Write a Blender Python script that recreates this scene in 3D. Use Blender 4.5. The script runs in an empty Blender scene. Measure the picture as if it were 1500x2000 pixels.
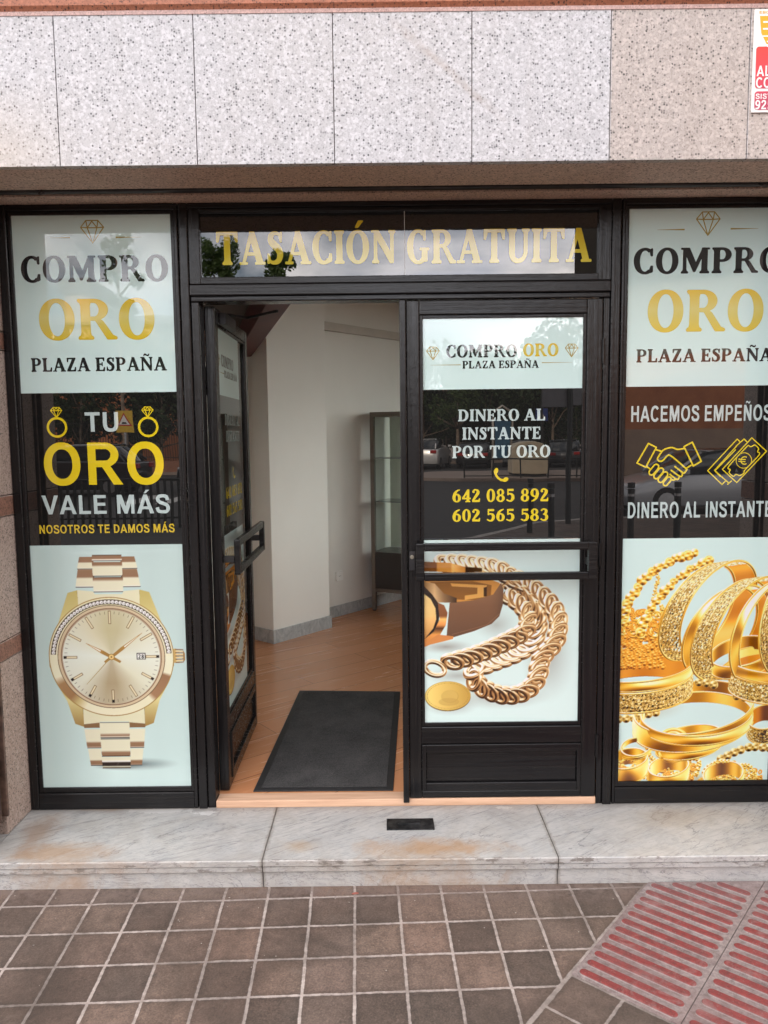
import bpy, bmesh, math, random
import numpy as np
from mathutils import Vector, Matrix, Euler
from mathutils.geometry import delaunay_2d_cdt
random.seed(7)
scene = bpy.context.scene
COL = scene.collection
# ------------------------------------------------------------------ camera
PITCH, ROLL = math.radians(5.7), math.radians(.63)
cam_data = bpy.data.cameras.new('camera'); cam = bpy.data.objects.new('camera', cam_data); COL.objects.link(cam)
_f = Vector((0, math.cos(PITCH), -math.sin(PITCH))); _r = Vector((1, 0, 0)); _u = _r.cross(_f)
_c, _s = math.cos(ROLL), math.sin(ROLL)
_r2, _u2 = _c * _r - _s * _u, _s * _r + _c * _u
M = Matrix((( _r2.x, _u2.x, -_f.x, 0), (_r2.y, _u2.y, -_f.y, -3.2), (_r2.z, _u2.z, -_f.z, 1.601), (0, 0, 0, 1)))
cam.matrix_world = M
cam_data.sensor_fit = 'VERTICAL'; cam_data.sensor_height = 24.0; cam_data.lens = 18.0
cam_data.clip_start = .05; cam_data.clip_end = 1000
scene.camera = cam
# ------------------------------------------------------------------ sky, sun, exposure
SUN_EL, SUN_AZ = math.radians(24), math.radians(-20)         # behind the shop: the street side lies in open shade
world = bpy.data.worlds.new('World'); scene.world = world; world.use_nodes = True
wt = world.node_tree; wt.nodes.clear()
def WN(t): return wt.nodes.new(t)
sky = WN('ShaderNodeTexSky'); sky.sky_type = 'NISHITA'; sky.sun_disc = False; sky.sun_elevation = SUN_EL; sky.sun_rotation = SUN_AZ
sky.air_density = 1.0; sky.dust_density = 2.0; sky.ozone_density = 1.0
tc = WN('ShaderNodeTexCoord'); mp = WN('ShaderNodeMapping'); mp.inputs['Scale'].default_value = (1.0, 1.0, 2.3); mp.inputs['Location'].default_value = (.35, .2, .6)
n1 = WN('ShaderNodeTexNoise'); n1.inputs['Scale'].default_value = 2.6; n1.inputs['Detail'].default_value = 9; n1.inputs['Roughness'].default_value = .58; n1.inputs['Distortion'].default_value = .35
r1 = WN('ShaderNodeValToRGB'); r1.color_ramp.elements[0].position = .33; r1.color_ramp.elements[1].position = .55
n2 = WN('ShaderNodeTexNoise'); n2.inputs['Scale'].default_value = 4.5; n2.inputs['Detail'].default_value = 7
r2 = WN('ShaderNodeValToRGB'); e = r2.color_ramp.elements; e[0].position = .30; e[0].color = (12.5, 13.3, 15.6, 1); e[1].position = .66; e[1].color = (31.5, 29.0, 27.2, 1)
mx = WN('ShaderNodeMix'); mx.data_type = 'RGBA'
bg = WN('ShaderNodeBackground'); bg.inputs['Strength'].default_value = .12
wo = WN('ShaderNodeOutputWorld')
L = wt.links.new
L(tc.outputs['Generated'], mp.inputs['Vector']); L(mp.outputs[0], n1.inputs['Vector']); L(mp.outputs[0], n2.inputs['Vector'])
L(n1.outputs['Fac'], r1.inputs[0]); L(n2.outputs['Fac'], r2.inputs[0]); L(r1.outputs[0], mx.inputs['Factor'])
sx = WN('ShaderNodeSeparateXYZ'); L(tc.outputs['Generated'], sx.inputs[0])          # thin cloud is brighter towards the horizon
r3 = WN('ShaderNodeMapRange'); r3.inputs['From Min'].default_value = 0.0; r3.inputs['From Max'].default_value = .5; r3.inputs['To Min'].default_value = 1.55; r3.inputs['To Max'].default_value = .92; L(sx.outputs[2], r3.inputs['Value'])
mu = WN('ShaderNodeVectorMath'); mu.operation = 'SCALE'; L(r2.outputs[0], mu.inputs[0]); L(r3.outputs[0], mu.inputs['Scale'])
L(sky.outputs[0], mx.inputs['A']); L(mu.outputs[0], mx.inputs['B']); L(mx.outputs['Result'], bg.inputs[0]); L(bg.outputs[0], wo.inputs[0])
sun_d = bpy.data.lights.new('sun', 'SUN'); sun_d.energy = 2.5; sun_d.angle = math.radians(.5); sun_d.color = (1.0, .86, .70)
sun = bpy.data.objects.new('sun', sun_d); COL.objects.link(sun)
_sd = Vector((math.sin(SUN_AZ) * math.cos(SUN_EL), math.cos(SUN_AZ) * math.cos(SUN_EL), math.sin(SUN_EL)))
sun.rotation_euler = (-_sd).to_track_quat('-Z', 'Y').to_euler(); sun.location = (0, 0, 30)
vs = scene.view_settings; scene.display_settings.display_device = 'sRGB'
vs.view_transform = 'Standard'; vs.look = 'None'; vs.exposure = .93; vs.gamma = 1.0; vs.use_curve_mapping = False
scene.cycles.max_bounces = 10; scene.cycles.transparent_max_bounces = 12; scene.cycles.caustics_reflective = False; scene.cycles.caustics_refractive = False
try: scene.cycles.use_denoising = True
except Exception: pass

# ------------------------------------------------------------------ object helpers
def tag(o, label=None, cat=None, group=None, kind=None):
    if label: o['label'] = label
    if cat: o['category'] = cat
    if group: o['group'] = group
    if kind: o['kind'] = kind
    return o
def thing(name, label, cat, loc=(0, 0, 0), rz=0, group=None):
    o = bpy.data.objects.new(name, None); COL.objects.link(o); o.location = loc; o.rotation_euler = (0, 0, rz); o.empty_display_size = .1
    return tag(o, label, cat, group)
LOCAL = set()        # things whose parts are given in the thing's own coordinates
def origin_of(p):
    v = Vector((0, 0, 0))
    while p:
        if p.name in LOCAL: return Vector((0, 0, 0))
        v = v + Vector(p.location); p = p.parent
    return v
class MB:
    """collects shapes (in the coordinates of the place, or of the thing when local) and links them as ONE mesh object"""
    def __init__(s): s.v, s.f, s.m = [], [], []
    def add(s, v, f, m=0):
        b = len(s.v); s.v += [tuple(p) for p in v]; s.f += [tuple(i + b for i in q) for q in f]; s.m += [m] * len(f); return s
    def box(s, x0, x1, y0, y1, z0, z1, m=0):
        return s.add([(x0, y0, z0), (x1, y0, z0), (x1, y1, z0), (x0, y1, z0), (x0, y0, z1), (x1, y0, z1), (x1, y1, z1), (x0, y1, z1)],
                     [(0, 3, 2, 1), (4, 5, 6, 7), (0, 1, 5, 4), (1, 2, 6, 5), (2, 3, 7, 6), (3, 0, 4, 7)], m)
    def prism(s, pts, z0, z1, m=0):
        n = len(pts); a = sum(pts[i][0] * pts[(i + 1) % n][1] - pts[(i + 1) % n][0] * pts[i][1] for i in range(n))
        if a < 0: pts = pts[::-1]
        return s.add([(x, y, z0) for x, y in pts] + [(x, y, z1) for x, y in pts], [tuple(range(n))[::-1], tuple(range(n, 2 * n))] + [(i, (i + 1) % n, n + (i + 1) % n, n + i) for i in range(n)], m)
    def extr(s, pts, x0, x1, m=0):           # profile in (y, z) pushed along x
        n = len(pts); a = sum(pts[i][0] * pts[(i + 1) % n][1] - pts[(i + 1) % n][0] * pts[i][1] for i in range(n))
        if a < 0: pts = pts[::-1]
        return s.add([(x0, y, z) for y, z in pts] + [(x1, y, z) for y, z in pts], [tuple(range(n))[::-1], tuple(range(n, 2 * n))] + [(i, (i + 1) % n, n + (i + 1) % n, n + i) for i in range(n)], m)
    def obox(s, o, ax, ay, w, d, z0, z1, m=0):     # box along two horizontal unit vectors
        o, ax, ay = Vector((o[0], o[1])), Vector(ax), Vector(ay)
        return s.prism([tuple(o), tuple(o + ax * w), tuple(o + ax * w + ay * d), tuple(o + ay * d)], z0, z1, m)
    def tube(s, pts, r, n=10, m=0, r1=None, cap=True):
        P = [Vector(p) for p in pts]; k = len(P); V = []
        for i, p in enumerate(P):
            t = (P[min(i + 1, k - 1)] - P[max(i - 1, 0)]).normalized()
            a = t.cross(Vector((0, 0, 1)) if abs(t.z) < .9 else Vector((1, 0, 0))).normalized(); b = t.cross(a)
            rr = r if r1 is None else r + (r1 - r) * i / max(1, k - 1)
            V += [tuple(p + rr * (math.cos(2 * math.pi * j / n) * a + math.sin(2 * math.pi * j / n) * b)) for j in range(n)]
        F = [(i * n + j, i * n + (j + 1) % n, (i + 1) * n + (j + 1) % n, (i + 1) * n + j) for i in range(k - 1) for j in range(n)]
        if cap: F += [tuple(range(n))[::-1], tuple(range((k - 1) * n, k * n))]
        return s.add(V, F, m)
    def build(s, name, mats, parent=None, bevel=0, smooth=False, recalc=True):
        me = bpy.data.meshes.new(name); o = origin_of(parent)
        me.from_pydata([(x - o.x, y - o.y, z - o.z) for x, y, z in s.v], [], s.f)
        mats = mats if isinstance(mats, (list, tuple)) else [mats]
        for q in mats: me.materials.append(q)
        if len(mats) > 1: me.polygons.foreach_set('material_index', s.m)
        if recalc or bevel:
            bm = bmesh.new(); bm.from_mesh(me)
            if recalc: bmesh.ops.recalc_face_normals(bm, faces=bm.faces)
            if bevel:
                ed = [e for e in bm.edges if len(e.link_faces) == 2 and e.calc_face_angle(0) > .5]
                bmesh.ops.bevel(bm, geom=ed, offset=bevel, segments=2, profile=.5, affect='EDGES', clamp_overlap=True)
            bm.to_mesh(me); bm.free()
        if smooth: me.polygons.foreach_set('use_smooth', [True] * len(me.polygons))
        me.update()
        ob = bpy.data.objects.new(name, me); COL.objects.link(ob)
        if parent: ob.parent = parent
        return ob
def dup(root, loc, rz=0, label=None, scale=1.0):
    r = root.copy(); COL.objects.link(r); r.location = loc; r.rotation_euler = (0, 0, rz); r.scale = (scale, scale, scale)
    if label: r['label'] = label
    for ch in list(root.children):
        c = ch.copy(); COL.objects.link(c); c.parent = r
        for g in list(ch.children):
            d = g.copy(); COL.objects.link(d); d.parent = c
    return r

# ------------------------------------------------------------------ materials
class NT:
    def __init__(s, name):
        s.mat = bpy.data.materials.new(name); s.mat.use_nodes = True; s.t = s.mat.node_tree
        s.p = s.t.nodes['Principled BSDF']; s.out = s.t.nodes['Material Output']; s._pos = None
    def n(s, ty, **kw):
        q = s.t.nodes.new(ty)
        for k, v in kw.items():
            if k.startswith('_'): setattr(q, k[1:], v)
            else: q.inputs[k.replace('_', ' ')].default_value = v
        return q
    def l(s, a, b): s.t.links.new(a, b)
    def pos(s):
        if not s._pos: s._pos = s.n('ShaderNodeTexCoord').outputs['Object']
        return s._pos
    def wpos(s): return s.n('ShaderNodeNewGeometry').outputs['Position']
    def mapping(s, vec, scale=(1, 1, 1), loc=(0, 0, 0), rot=(0, 0, 0)):
        q = s.n('ShaderNodeMapping'); q.inputs['Scale'].default_value = scale; q.inputs['Location'].default_value = loc; q.inputs['Rotation'].default_value = rot; s.l(vec, q.inputs['Vector']); return q.outputs[0]
    def noise(s, scale, detail=4, rough=.55, vec=None, dist=0):
        q = s.n('ShaderNodeTexNoise'); q.inputs['Scale'].default_value = scale; q.inputs['Detail'].default_value = detail; q.inputs['Roughness'].default_value = rough; q.inputs['Distortion'].default_value = dist
        s.l(vec or s.pos(), q.inputs['Vector']); return q.outputs['Fac']
    def voro(s, scale, vec=None, feat='F1', out='Distance'):
        q = s.n('ShaderNodeTexVoronoi'); q.feature = feat; q.inputs['Scale'].default_value = scale; s.l(vec or s.pos(), q.inputs['Vector']); return q.outputs[out]
    def ramp(s, fac, *stops):
        q = s.n('ShaderNodeValToRGB'); e = q.color_ramp.elements
        while len(e) < len(stops): e.new(.5)
        for k, (p, c) in enumerate(stops): e[k].position = p; e[k].color = (*c, 1) if isinstance(c, (tuple, list)) else (c, c, c, 1)
        s.l(fac, q.inputs[0]); return q.outputs[0]
    def mix(s, fac, a, b, mode='MIX'):
        q = s.n('ShaderNodeMix'); q.data_type = 'RGBA'; q.blend_type = mode
        for v, i in ((fac, 'Factor'), (a, 'A'), (b, 'B')):
            if isinstance(v, (int, float)): q.inputs[i].default_value = v if i == 'Factor' else (v, v, v, 1)
            elif isinstance(v, tuple): q.inputs[i].default_value = (*v, 1)
            else: s.l(v, q.inputs[i])
        return q.outputs['Result']
    def math(s, op, a, b=0.0, c=None, clamp=False):
        q = s.n('ShaderNodeMath'); q.operation = op; q.use_clamp = clamp
        for k, v in enumerate((a, b, c)):
            if v is None: continue
            if isinstance(v, (int, float)): q.inputs[k].default_value = v
            else: s.l(v, q.inputs[k])
        return q.outputs[0]
    def sep(s, vec): q = s.n('ShaderNodeSeparateXYZ'); s.l(vec, q.inputs[0]); return q.outputs
    def comb(s, x, y, z=0.0):
        q = s.n('ShaderNodeCombineXYZ')
        for k, v in enumerate((x, y, z)):
            if isinstance(v, (int, float)): q.inputs[k].default_value = v
            else: s.l(v, q.inputs[k])
        return q.outputs[0]
    def bump(s, h, strength=.3, dist=.01):
        q = s.n('ShaderNodeBump'); q.inputs['Strength'].default_value = strength; q.inputs['Distance'].default_value = dist; s.l(h, q.inputs['Height']); s.l(q.outputs[0], s.p.inputs['Normal']); return q
    def set(s, **kw):
        for k, v in kw.items():
            i = s.p.inputs[k.replace('_', ' ')]
            if isinstance(v, tuple): i.default_value = (*v, 1) if len(v) == 3 else v
            elif isinstance(v, (int, float)): i.default_value = v
            else: s.l(v, i)
        return s
def plain(name, col, rough=.6, metal=0, var=.12, scale=8, bump=0):
    m = NT(name); c = m.mix(m.ramp(m.noise(scale, 5), (.3, 0.0), (.7, 1.0)), tuple(v * (1 - var) for v in col), tuple(min(1, v * (1 + var)) for v in col))
    m.set(Base_Color=c, Roughness=rough, Metallic=metal)
    if bump: m.bump(m.noise(scale * 8, 4), bump, .003)
    return m.mat
GLASS_IOR = 1.82
def film(name, col, rough=.45):
    """printed film seen through the shop glass: the coat is the glass face"""
    m = NT(name); m.set(Base_Color=col, Roughness=rough, Specular_IOR_Level=0.0, Coat_Weight=1.0, Coat_Roughness=0.0, Coat_IOR=GLASS_IOR)
    glass_ripple(m); return m
def glass_ripple(m):
    q = m.n('ShaderNodeBump'); q.inputs['Strength'].default_value = .05; q.inputs['Distance'].default_value = .01
    m.l(m.noise(2.2, 2, .5, m.wpos()), q.inputs['Height']); m.l(q.outputs[0], m.p.inputs['Coat Normal'])

def warm_dirt(b): return (b[0], b[1] * .90, b[2] * .80)
def granite(name, base, dark, warm, dscale=150, thr=.24, grey=.5):
    m = NT(name); P = m.wpos()
    g = m.noise(60, 4, .6, P); c = m.mix(m.ramp(g, (.38, 0.), (.62, 1.)), base, tuple(v * .90 for v in base))
    w = m.ramp(m.noise(1.6, 3, .5, P), (.42, 0.), (.68, 1.)); c = m.mix(w, c, warm, 'MULTIPLY')
    vc = m.n('ShaderNodeTexVoronoi'); vc.inputs['Scale'].default_value = dscale; m.l(P, vc.inputs['Vector'])
    rnd = m.sep(vc.outputs['Color'])[0]; cell = m.math('MULTIPLY', m.math('LESS_THAN', rnd, thr), m.ramp(vc.outputs['Distance'], (.30, 1.), (.55, 0.)))
    c = m.mix(m.math('MULTIPLY', cell, m.math('ADD', .45, m.math('MULTIPLY', m.sep(vc.outputs['Color'])[2], .55))), c, dark)
    v2 = m.n('ShaderNodeTexVoronoi'); v2.inputs['Scale'].default_value = dscale * .55; m.l(P, v2.inputs['Vector'])
    c2 = m.math('MULTIPLY', m.math('LESS_THAN', m.sep(v2.outputs['Color'])[1], .10), m.ramp(v2.outputs['Distance'], (.22, 1.), (.42, 0.)))
    c = m.mix(m.math('MULTIPLY', c2, .8), c, tuple(v * grey for v in dark))
    v3 = m.n('ShaderNodeTexVoronoi'); v3.inputs['Scale'].default_value = dscale * 1.7; m.l(P, v3.inputs['Vector'])
    c3 = m.math('LESS_THAN', m.sep(v3.outputs['Color'])[2], .34); c = m.mix(m.math('MULTIPLY', c3, .36), c, tuple(v * .52 for v in base))
    c4 = m.math('LESS_THAN', m.sep(vc.outputs['Color'])[1], .22); c = m.mix(m.math('MULTIPLY', c4, .5), c, tuple(min(1, v * 1.3) for v in base))
    # rain streaks and grime: thin uneven runs down the stone
    st = m.noise(1.0, 4, .6, m.mapping(P, (9, 9, .7)), .3); c = m.mix(m.math('MULTIPLY', m.ramp(st, (.52, 0.), (.74, 1.)), .22), c, tuple(v * .55 for v in warm_dirt(base)))
    if name.startswith('white'):
        x, y, z = m.sep(P); ln = m.math('ADD', m.math('MULTIPLY', m.math('SUBTRACT', x, .035), .647), m.math('MULTIPLY', m.math('SUBTRACT', z, 3.01), .762)); al = m.math('ADD', m.math('MULTIPLY', m.math('SUBTRACT', x, .035), .762), m.math('MULTIPLY', m.math('SUBTRACT', z, 3.01), -.647))
        k = m.math('MULTIPLY', m.ramp(m.math('MULTIPLY', m.math('ABSOLUTE', m.math('ADD', ln, m.math('MULTIPLY', m.math('SUBTRACT', m.noise(12, 3, .6, P), .5), .03))), 20), (.1, 1.), (.36, 0.)), m.ramp(al, (0., 0.), (.06, 1.), (.40, .8), (.55, 0.)))
        c = m.mix(m.math('MULTIPLY', k, m.ramp(m.noise(40, 4, .6, P), (.35, .15), (.65, .55))), c, (.34, .28, .24))
        cn = m.math('MULTIPLY', m.math('SUBTRACT', -1.02, x), 3.0, None, True); cn = m.math('MULTIPLY', cn, m.ramp(m.math('ADD', z, m.math('MULTIPLY', m.noise(6, 4, .6, P), .25)), (2.70, 1.), (3.0, 0.))) if False else m.math('MULTIPLY', cn, m.math('MULTIPLY', m.math('SUBTRACT', 2.84, z), 4.0, None, True)); c = m.mix(m.math('MULTIPLY', cn, .45), c, (.52, .43, .33))
    m.set(Base_Color=c, Roughness=.62); m.bump(m.noise(260, 3, .6, P), .12, .002)
    return m.mat
G_WHITE = granite('white speckled granite', (.50, .50, .52), (.045, .045, .052), (1.0, .98, .955), 122, .30, .4)
G_PINK = granite('pinkish speckled granite', (.45, .40, .372), (.05, .046, .045), (1.0, .97, .94), 122, .30, .4)
G_SALMON = granite('salmon granite', (.36, .135, .075), (.025, .018, .016), (1.0, .92, .86), 150, .42)
G_EDGE = granite('pale salmon granite edge', (.50, .34, .31), (.22, .15, .14), (1.0, .95, .92), 190, .2)
G_GREY = granite('grey brown granite', (.40, .325, .285), (.045, .038, .035), (.95, .88, .84), 150, .33)
G_BROWN = granite('brown granite underside', (.58, .44, .365), (.07, .055, .05), (.94, .88, .84), 150, .30)

def black_paint(name, stretch):
    m = NT(name); P = m.wpos(); v = m.mapping(P, stretch)
    g = m.noise(1.0, 6, .62, v, .4); g2 = m.noise(34, 3, .5, P)
    c = m.mix(m.ramp(g, (.35, 0.), (.75, 1.)), (.0045, .0045, .0055), (.012, .0105, .010))
    fleck = m.ramp(m.voro(46, P), (.018, 1.), (.03, 0.)); fl = m.math('MULTIPLY', fleck, m.math('GREATER_THAN', m.noise(9, 2, .5, P), .62)); c = m.mix(fl, c, (.45, .43, .40))
    m.set(Base_Color=c, Roughness=m.ramp(g, (.3, .14), (.8, .36)), Specular_IOR_Level=.36)
    m.bump(m.math('ADD', g, m.math('MULTIPLY', g2, .5)), .40, .004); return m.mat
PAINT_V = black_paint('black gloss paint brushed upright', (75, 75, 1.6))
PAINT_H = black_paint('black gloss paint brushed level', (1.6, 75, 75))
PAINT_DARK = plain('old black paint and dark void', (.012, .011, .011), .5, 0, .5, 60, .3)
def translucent(m, col, k):
    tl = m.n('ShaderNodeBsdfTranslucent'); mxs = m.n('ShaderNodeMixShader'); mxs.inputs[0].default_value = k
    if isinstance(col, tuple): tl.inputs[0].default_value = (*col, 1)
    else: m.l(col, tl.inputs[0])
    m.l(m.p.outputs[0], mxs.inputs[1]); m.l(tl.outputs[0], mxs.inputs[2]); m.l(mxs.outputs[0], m.out.inputs[0]); return m
F_WHITE = translucent(film('white window film', (.66, .86, .835)), (.85, .95, .93), .22).mat
F_BLACK = film('black window film', (.009, .009, .009)).mat
F_INK = film('black ink', (.018, .019, .020)).mat
F_PALE = film('pale lettering film', (.40, .485, .475)).mat
F_LINE = film('yellow line film', (.62, .42, .035)).mat
def gold_film(name, stops, z0, z1):
    m = film(name, (.6, .4, .03)); z = m.sep(m.wpos())[2]
    t = m.math('DIVIDE', m.math('SUBTRACT', z, z0), z1 - z0, None, True); m.set(Base_Color=m.ramp(t, *stops)); return m.mat
YG = [(0.0, (.58, .42, .010)), (.42, (.54, .46, .10)), (.56, (.56, .49, .13)), (1.0, (.60, .40, .010))]
F_PRINT = film('printed picture film', (.5, .5, .5))
_a = F_PRINT.n('ShaderNodeVertexColor'); _a.layer_name = 'print'; F_PRINT.set(Base_Color=_a.outputs['Color']); F_PRINT = translucent(F_PRINT, _a.outputs['Color'], .18).mat
def clear_glass(name, tint=(.9, .95, .93), ior=1.75):
    m = NT(name); t = m.t; t.nodes.remove(m.p)
    tr_ = m.n('ShaderNodeBsdfTransparent'); tr_.inputs[0].default_value = (*tint, 1); gl = m.n('ShaderNodeBsdfGlossy'); gl.inputs['Roughness'].default_value = 0.0
    fr = m.n('ShaderNodeFresnel'); fr.inputs['IOR'].default_value = ior; mxs = m.n('ShaderNodeMixShader')
    m.l(fr.outputs[0], mxs.inputs[0]); m.l(tr_.outputs[0], mxs.inputs[1]); m.l(gl.outputs[0], mxs.inputs[2]); m.l(mxs.outputs[0], m.out.inputs[0]); return m.mat
GLASS = clear_glass('clear shop glass'); GLASS_DARK = clear_glass('tinted upper glass', (.30, .30, .31), 2.05)
# ------------------------------------------------------------------ lettering
# every glyph is a union of simple polygons; cap height is 1
def g_rect(x0, y0, x1, y1): return [(x0, y0), (x1, y0), (x1, y1), (x0, y1)]
def g_ring(cx, cy, RX, RY, rx, ry, a0=0, a1=360, n=40, sq=2.0):
    full = abs(a1 - a0) >= 359.9
    o, i = [], []
    for k in range(n + 1):
        a = math.radians(a0 + (a1 - a0) * k / n)
        c, s = math.cos(a), math.sin(a)
        f = lambda v: math.copysign(abs(v) ** (2.0 / sq), v)
        o.append((cx + RX * f(c), cy + RY * f(s))); i.append((cx + rx * f(c), cy + ry * f(s)))
    return o + i[::-1]
def g_spline(pts, ws, per=8):
    P = [pts[0]] + list(pts) + [pts[-1]]; W = [ws[0]] + list(ws) + [ws[-1]]
    out = []
    for k in range(1, len(P) - 2):
        for j in range(per):
            t = j / per
            def cr(a, b, c, d): return .5 * (2 * b + (c - a) * t + (2 * a - 5 * b + 4 * c - d) * t * t + (3 * b - a - 3 * c + d) * t ** 3)
            out.append((cr(P[k-1][0], P[k][0], P[k+1][0], P[k+2][0]), cr(P[k-1][1], P[k][1], P[k+1][1], P[k+2][1]), W[k] * (1 - t) + W[k + 1] * t))
    out.append((P[-1][0], P[-1][1], W[-1]))
    return out
def g_stroke(pts, ws, per=8):
    S = g_spline(pts, ws if isinstance(ws, (list, tuple)) else [ws] * len(pts), per)
    L, R = [], []
    for k, (x, y, w) in enumerate(S):
        a = S[max(0, k - 1)]; b = S[min(len(S) - 1, k + 1)]
        dx, dy = b[0] - a[0], b[1] - a[1]; l = math.hypot(dx, dy) or 1
        nx, ny = -dy / l * w / 2, dx / l * w / 2
        L.append((x + nx, y + ny)); R.append((x - nx, y - ny))
    return L + R[::-1]
def g_line(pts, w, closed=False, rnd=True):
    """a bent line of even width with round corners, as several polygons"""
    out = []; n = len(pts)
    for k in range(n if closed else n - 1):
        (x0, y0), (x1, y1) = pts[k], pts[(k + 1) % n]
        l = math.hypot(x1 - x0, y1 - y0) or 1
        nx, ny = -(y1 - y0) / l * w / 2, (x1 - x0) / l * w / 2
        out.append([(x0 + nx, y0 + ny), (x0 - nx, y0 - ny), (x1 - nx, y1 - ny), (x1 + nx, y1 + ny)])
    if rnd:
        for (x, y) in (pts if closed else pts):
            out.append([(x + w / 2 * math.cos(q * math.pi / 4 + .39), y + w / 2 * math.sin(q * math.pi / 4 + .39)) for q in range(8)])
    return out
def tr(polys, dx=0, dy=0, sx=1, sy=1): return [[(x * sx + dx, y * sy + dy) for x, y in p] for p in polys]

def s_foot(x0, x1, y, up=1, e=.075):
    """bracketed slab serif under (up=1) or above (up=-1) a stem"""
    return [[(x0 - e, y), (x1 + e, y), (x1 + e, y + up * .05), (x1 + .02, y + up * .085), (x1 - .001, y + up * .17), (x0 + .001, y + up * .17), (x0 - .02, y + up * .085), (x0 - e, y + up * .05)]]
def s_stem(x0, w=.21, a=True, b=True):
    r = [g_rect(x0, 0, x0 + w, 1)]
    if a: r += s_foot(x0, x0 + w, 0, 1)
    if b: r += s_foot(x0, x0 + w, 1, -1)
    return r
ACUTE = [[(0, 0), (.10, 0), (.30, .2), (.12, .2)]]
def s_tilde(x): return [g_stroke([(x - .2, 1.10), (x - .16, 1.19), (x - .09, 1.21), (x, 1.17), (x + .09, 1.13), (x + .16, 1.15), (x + .2, 1.24)], [.05, .08, .09, .09, .09, .08, .05], 5)]
def serif_glyphs():
    G = {}
    O = [g_ring(.47, .5, .43, .515, .215, .435, n=56, sq=2.1)]
    G['O'] = (O, .94)
    G['C'] = ([g_ring(.47, .5, .43, .515, .215, .435, 52, 308, sq=2.1), [(.70, .70), (.765, .70), (.765, .99), (.71, .99), (.66, .90)], [(.70, .30), (.775, .30), (.775, .07), (.68, .03), (.64, .10)]], .83)
    G['G'] = ([g_ring(.47, .5, .43, .515, .215, .435, 52, 312, sq=2.1), [(.69, .70), (.755, .70), (.755, .99), (.70, .99), (.65, .90)], g_rect(.62, .06, .82, .42), g_rect(.54, .40, .89, .455)], .95)
    G['I'] = (s_stem(.1), .41)
    G['L'] = (s_stem(.1) + [g_rect(.3, 0, .69, .08), [(.62, 0), (.73, 0), (.74, .30), (.68, .30), (.60, .08), (.5, .07)]], .77)
    E = s_stem(.1) + [g_rect(.3, .92, .66, 1), [(.60, 1), (.69, 1), (.695, .74), (.64, .74), (.57, .92), (.48, .93)], g_rect(.3, .47, .54, .545), g_rect(.50, .37, .555, .645), g_rect(.3, 0, .68, .08), [(.62, 0), (.71, 0), (.73, .28), (.67, .28), (.59, .08), (.5, .07)]]
    G['E'] = (E, .77)
    G['T'] = ([g_rect(.335, 0, .545, 1)] + s_foot(.335, .545, 0, 1) + [g_rect(.04, .92, .84, 1), [(.03, 1), (.12, 1), (.36, .92), (.17, .92), (.10, .70), (.035, .70)], [(.85, 1), (.76, 1), (.52, .92), (.71, .92), (.78, .70), (.845, .70)]], .88)
    P = s_stem(.1) + [g_ring(.42, .725, .35, .275, .145, .2, -90, 90, 24), g_rect(.3, .925, .42, 1), g_rect(.3, .45, .42, .525)]
    G['P'] = (P, .82)
    R = s_stem(.1) + [g_ring(.42, .74, .34, .26, .135, .187, -90, 90, 24), g_rect(.3, .927, .42, 1), g_rect(.3, .48, .46, .553), [(.40, .50), (.52, .53), (.64, .44), (.87, .09), (.97, .05), (.97, 0), (.74, 0), (.46, .46)]]
    G['R'] = (R, .97)
    G['D'] = (s_stem(.1) + [g_ring(.38, .5, .5, .5, .275, .42, -90, 90, 30), g_rect(.3, .92, .39, 1), g_rect(.3, 0, .39, .08)], .94)
    G['S'] = ([g_stroke([(.585, .80), (.48, .93), (.33, .955), (.20, .87), (.195, .72), (.33, .58), (.48, .46), (.545, .30), (.48, .11), (.32, .045), (.18, .07), (.085, .20)], [.06, .07, .09, .17, .21, .215, .215, .21, .16, .09, .07, .06]), [(.55, .68), (.605, .68), (.625, .98), (.57, .98), (.5, .90)], [(.055, .02), (.11, .02), (.17, .10), (.115, .32), (.06, .32)]], .70)
    G['U'] = ([g_rect(.12, .34, .325, 1)] + s_foot(.12, .325, 1, -1) + [g_ring(.475, .345, .355, .36, .15, .265, 180, 360, 30), g_rect(.70, .34, .83, 1)] + s_foot(.70, .83, 1, -1), .95)
    G['U'][0][2] = g_stroke([(.2225, .36), (.225, .25), (.30, .09), (.48, .035), (.66, .10), (.755, .25), (.765, .36)], [.205, .20, .15, .10, .11, .12, .13])
    N = [g_rect(.13, 0, .235, 1), [(.03, 1), (.30, 1), (.88, .16), (.88, 0), (.76, 0), (.20, .80), (.20, .95), (.03, .95)], g_rect(.775, 0, .88, 1)] + s_foot(.13, .235, 0, 1) + s_foot(.775, .88, 1, -1)
    G['N'] = (N, 1.0)
    G['Ñ'] = (N + s_tilde(.5), 1.0)
    G['M'] = ([g_rect(.125, 0, .235, 1), [(.04, 1), (.36, 1), (.67, .30), (.58, .06), (.53, .06), (.20, .80), (.2, .95), (.04, .95)], [(.53, .06), (.60, .06), (.93, .80), (.93, 1), (.885, 1), (.57, .28)], g_rect(.86, 0, 1.07, 1)] + s_foot(.125, .235, 0, 1) + s_foot(.86, 1.07, 0, 1) + [g_rect(.86, .95, 1.15, 1)], 1.2)
    A = [[(.10, 0), (.19, 0), (.50, .84), (.44, 1), (.40, .92)], [(.40, 1), (.585, 1), (.93, 0), (.70, 0), (.40, .88)], g_rect(.25, .28, .70, .355), g_rect(.01, 0, .30, .055), g_rect(.61, 0, 1.0, .055)]
    G['A'] = (A, 1.0)
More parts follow.
